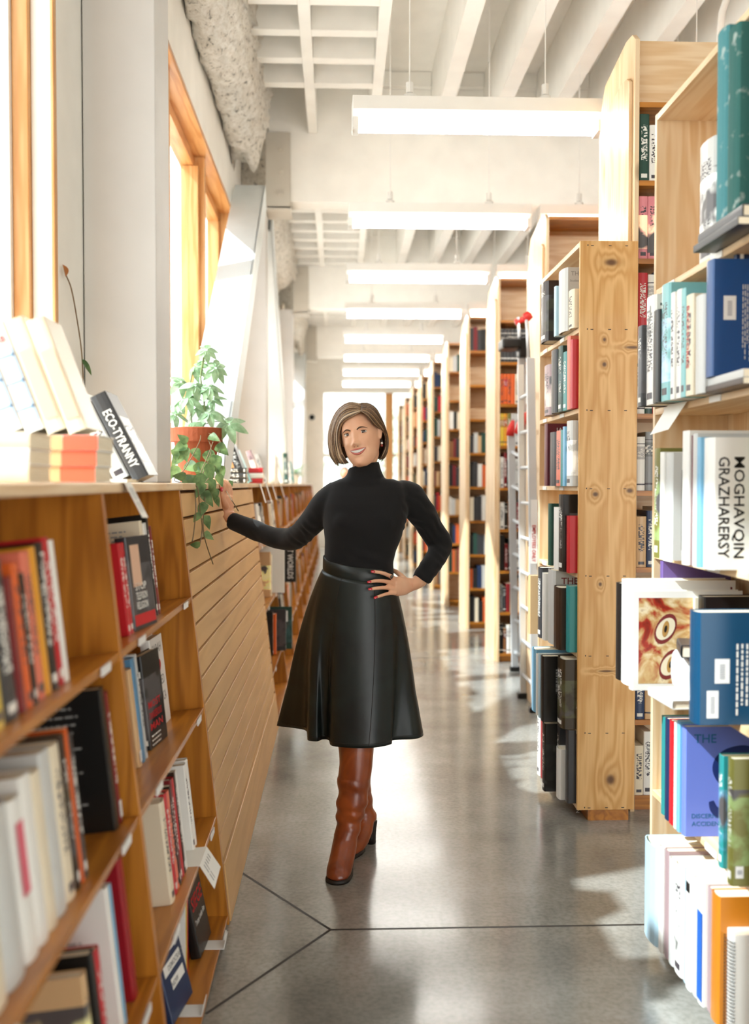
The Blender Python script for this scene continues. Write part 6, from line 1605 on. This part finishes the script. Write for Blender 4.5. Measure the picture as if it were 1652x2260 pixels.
# ================================================================== LADDER
lad = empty('ladder', (1.36, 7.15, 0), 'tall aluminium ladder with red grips standing among the ranges', 'ladder')
def LP(px, py, Y): return atY(px, py, Y)-Vector((1.36, 7.15, 0))
def rail(nm, a, b_, w=.028, d=.012, mat=None):
    a, b_ = Vector(a), Vector(b_); g = MB(); t = (b_-a).normalized(); s = t.cross(Vector((0, 1, 0))).normalized(); q = t.cross(s)
    rs = []
    for p in (a, b_): rs.append([p+s*w+q*d, p+s*w-q*d, p-s*w-q*d, p-s*w+q*d])
    g.rings(rs); return obj(nm, g, mat or M['alu'], lad, bevel=.003)
A0, A1 = LP(1136, 1484, 7.58), LP(1127, 945, 7.38); B0, B1 = LP(1158, 1492, 7.42), LP(1150, 770, 7.22)
C0, C1 = LP(1181, 1570, 6.20), LP(1170, 790, 6.20)
A0.z = B0.z = C0.z = .03
for a, b_ in ((A0, A1), (B0, B1), (C0, C1)): rail('rail', a, b_, .026, .014)
D0 = Vector((C0.x+.0, C0.y+.42, .03)); D1 = Vector((C1.x+.0, C1.y+.34, C1.z)); rail('rail', D0, D1, .02, .012)
for k in range(7):
    t = .06+k*.135; p, q = A0.lerp(A1, t*1.04), B0.lerp(B1, min(1, t*.80)); q = B0.lerp(B1, t*.77)
    g = MB(); g.tube([p, q], .014, 10); obj('rung', g, M['alu'], lad, smooth=True)
for k in range(9):
    t = .06+k*.105; p, q = C0.lerp(C1, t), D0.lerp(D1, t); g = MB(); g.tube([p, q], .012, 8); obj('rung', g, M['alu'], lad, smooth=True)
g = MB(); g.tube([B1+Vector((-.01, 0, 0)), LP(1143, 700, 7.22)], .012, 8); obj('pole', g, M['alu'], lad, smooth=True)
g = MB(); g.tube([C1+Vector((-.01, 0, 0)), LP(1162, 705, 6.20)], .012, 8); obj('pole', g, M['alu'], lad, smooth=True)
g = MB(); c = LP(1133, 762, 7.20); g.box(c.x-.10, c.x+.03, -.12+c.y, c.y+.1, c.z-.035, c.z+.035); g.box(c.x+.03, c.x+.13, c.y-.05, c.y+.06, c.z-.09, c.z+.06); obj('tool_tray', g, M['black'], lad, bevel=.012)
def grip(pts, r): g = MB(); g.tube([LP(*p) for p in pts], r, 12, flat=((0, 1, 0), .6)); obj('red_grip', g, M['red'], lad, smooth=True)
grip([(1136, 712, 7.22), (1148, 708, 7.22), (1160, 703, 7.22)], .022); grip([(1158, 690, 6.2), (1163, 698, 6.2), (1170, 706, 6.2)], [.018, .030, .022])
grip([(1125, 962, 7.36), (1127, 945, 7.36), (1132, 928, 7.36)], [.030, .028, .012]); grip([(1143, 958, 7.2), (1150, 935, 7.2), (1160, 918, 7.2), (1166, 912, 7.2)], [.034, .034, .032, .018])
for p in (A0, B0, C0, D0):
    p = p if p.y > -.5 or True else p
    g = MB(); g.box(p.x-.04, p.x+.04, p.y-.03, p.y+.03, 0.0005, .035); obj('rubber_foot', g, M['black'], lad, bevel=.006)
lab_ = C0.lerp(C1, .47)
ps_ = panel(lad, 'warning_sticker', (lab_.x-.022, lab_.y-.0265, lab_.z-.12), (1, 0, 0), (0, 0, 1), .044, .40, STK, .0015, label='white sticker with red words')
text(ps_, 'EMPLOYEES ONLY', (lab_.x-.012, lab_.y-.029, lab_.z+.12), (0, 0, -1), (1, 0, 0), .032, 'red', fit=.23)

# ================================================================== A CUSTOMER FAR AWAY AND THE STREET
pp = empty('person', (.11, 16.2, 0), 'dark-haired person far behind the woman, mostly hidden by her shoulder', 'person')
g = MB()
g.rings([ell((0, 0, z), a, b_) for z, a, b_ in ((.80, .16, .11), (.95, .17, .12), (1.10, .15, .11), (1.25, .18, .12), (1.38, .17, .10), (1.44, .10, .07), (1.47, .055, .055), (1.53, .05, .05))])
for s in (-1, 1):
    g.tube([(s*.09, 0, .85), (s*.10, 0, .5), (s*.10, .02, .06)], [.085, .06, .045], 12); g.tube([(s*.10, 0, .04), (s*.10, -.14, .03)], [.045, .035], 10)
    g.tube([(s*.17, 0, 1.38), (s*.22, .01, 1.12), (s*.20, -.14, .98)], [.05, .042, .03], 10); g.ball((s*.19, -.19, .97), .04, 10)
g.ball((0, -.01, 1.60), .085, 16, (.9, 1.05, 1.25))
b = obj('body', g, M['skin'], pp); r = b.modifiers.new('r', 'REMESH'); r.mode = 'VOXEL'; r.voxel_size = .014; r.use_smooth_shade = True; baked(b)
if not len(b.data.materials): b.data.materials.append(M['skin'])
g = MB(); g.rings([ell((0, 0, z), a, b_) for z, a, b_ in ((.84, .185, .13), (.95, .185, .135), (1.10, .17, .125), (1.25, .20, .135), (1.38, .185, .115), (1.45, .10, .085))])
for s in (-1, 1): g.tube([(s*.165, 0, 1.37), (s*.225, .01, 1.12), (s*.205, -.13, .99)], [.062, .054, .042], 10)
c = obj('coat', g, flat('grey_coat', '#8C8F94', .8), pp); r = c.modifiers.new('r', 'REMESH'); r.mode = 'VOXEL'; r.voxel_size = .014; r.use_smooth_shade = True; baked(c)
if not len(c.data.materials): c.data.materials.append(flat('grey_coat_cloth', '#8C8F94', .8))
g = MB()
for s in (-1, 1): g.tube([(s*.09, 0, .90), (s*.10, 0, .5), (s*.10, .02, .09)], [.095, .07, .055], 12)
obj('trousers', g, flat('dark_trousers', '#2A2C33', .8), pp, smooth=True)
g = MB(); rs = []
for k in range(1, 9):
    a = PI*.62*k/8; rs.append([(math.cos(2*PI*i/20)*math.sin(a)*.088, .012+math.sin(2*PI*i/20)*math.sin(a)*.100, 1.605+math.cos(a)*.118) for i in range(20)])
g.rings(rs); obj('hair', g, flat('dark_hair', '#2B211B', .6), pp, smooth=True)
# beyond the back window: a pale building and street trees
bl = empty('building', (3, 48, 0), 'pale building seen through the back window', 'building')
g = MB(); g.box(-9, 9, 0, 8, 0, 11); obj('wall', g, flat('pale_render', '#D9DAD6', .9), bl)
for i in range(6):
    for j in range(3):
        g = MB(); g.box(-8+i*2.8, -6.6+i*2.8, -.05, .01, 1.2+j*3.2, 3.2+j*3.2); obj('window', g, flat('blue_grey_glass', '#9FB3BF', .2) if not (i or j) else bpy.data.materials['blue_grey_glass'], bl)
for k, (x, y) in enumerate(((-1.2, 33), (1.6, 36), (3.6, 32))):
    t = empty('tree', (x, y, 0), ['pale street tree left of the post outside the back window', 'pale street tree right of the post outside the back window', 'street tree at the right edge of the back window'][k], 'tree', 'street trees outside')
    g = MB(); g.tube([(0, 0, 0), (.05, 0, 1.5), (0, .05, 3)], [.14, .10, .06], 10); obj('trunk', g, flat('bark', '#8D8374', .9) if not k else bpy.data.materials['bark'], t, smooth=True)
    g = MB()
    for i in range(500):
        p = Vector((rl.gauss(0, .8), rl.gauss(0, .8), 3+rl.gauss(0, .8))); leaf(g, p, (rl.uniform(-1, 1), rl.uniform(-1, 1), rl.uniform(-1, .4)), (rl.uniform(-1, 1), -1, 1), .22, .07)
    obj('foliage', g, flat('pale_foliage', '#A9B8A6', .8) if not k else bpy.data.materials['pale_foliage'], t)
g = MB(); g.box(-40, 40, YE+.25, 90, -.12, -.02); obj('ground', g, flat('pale_paving', '#B9B7B0', .9), kind='structure')
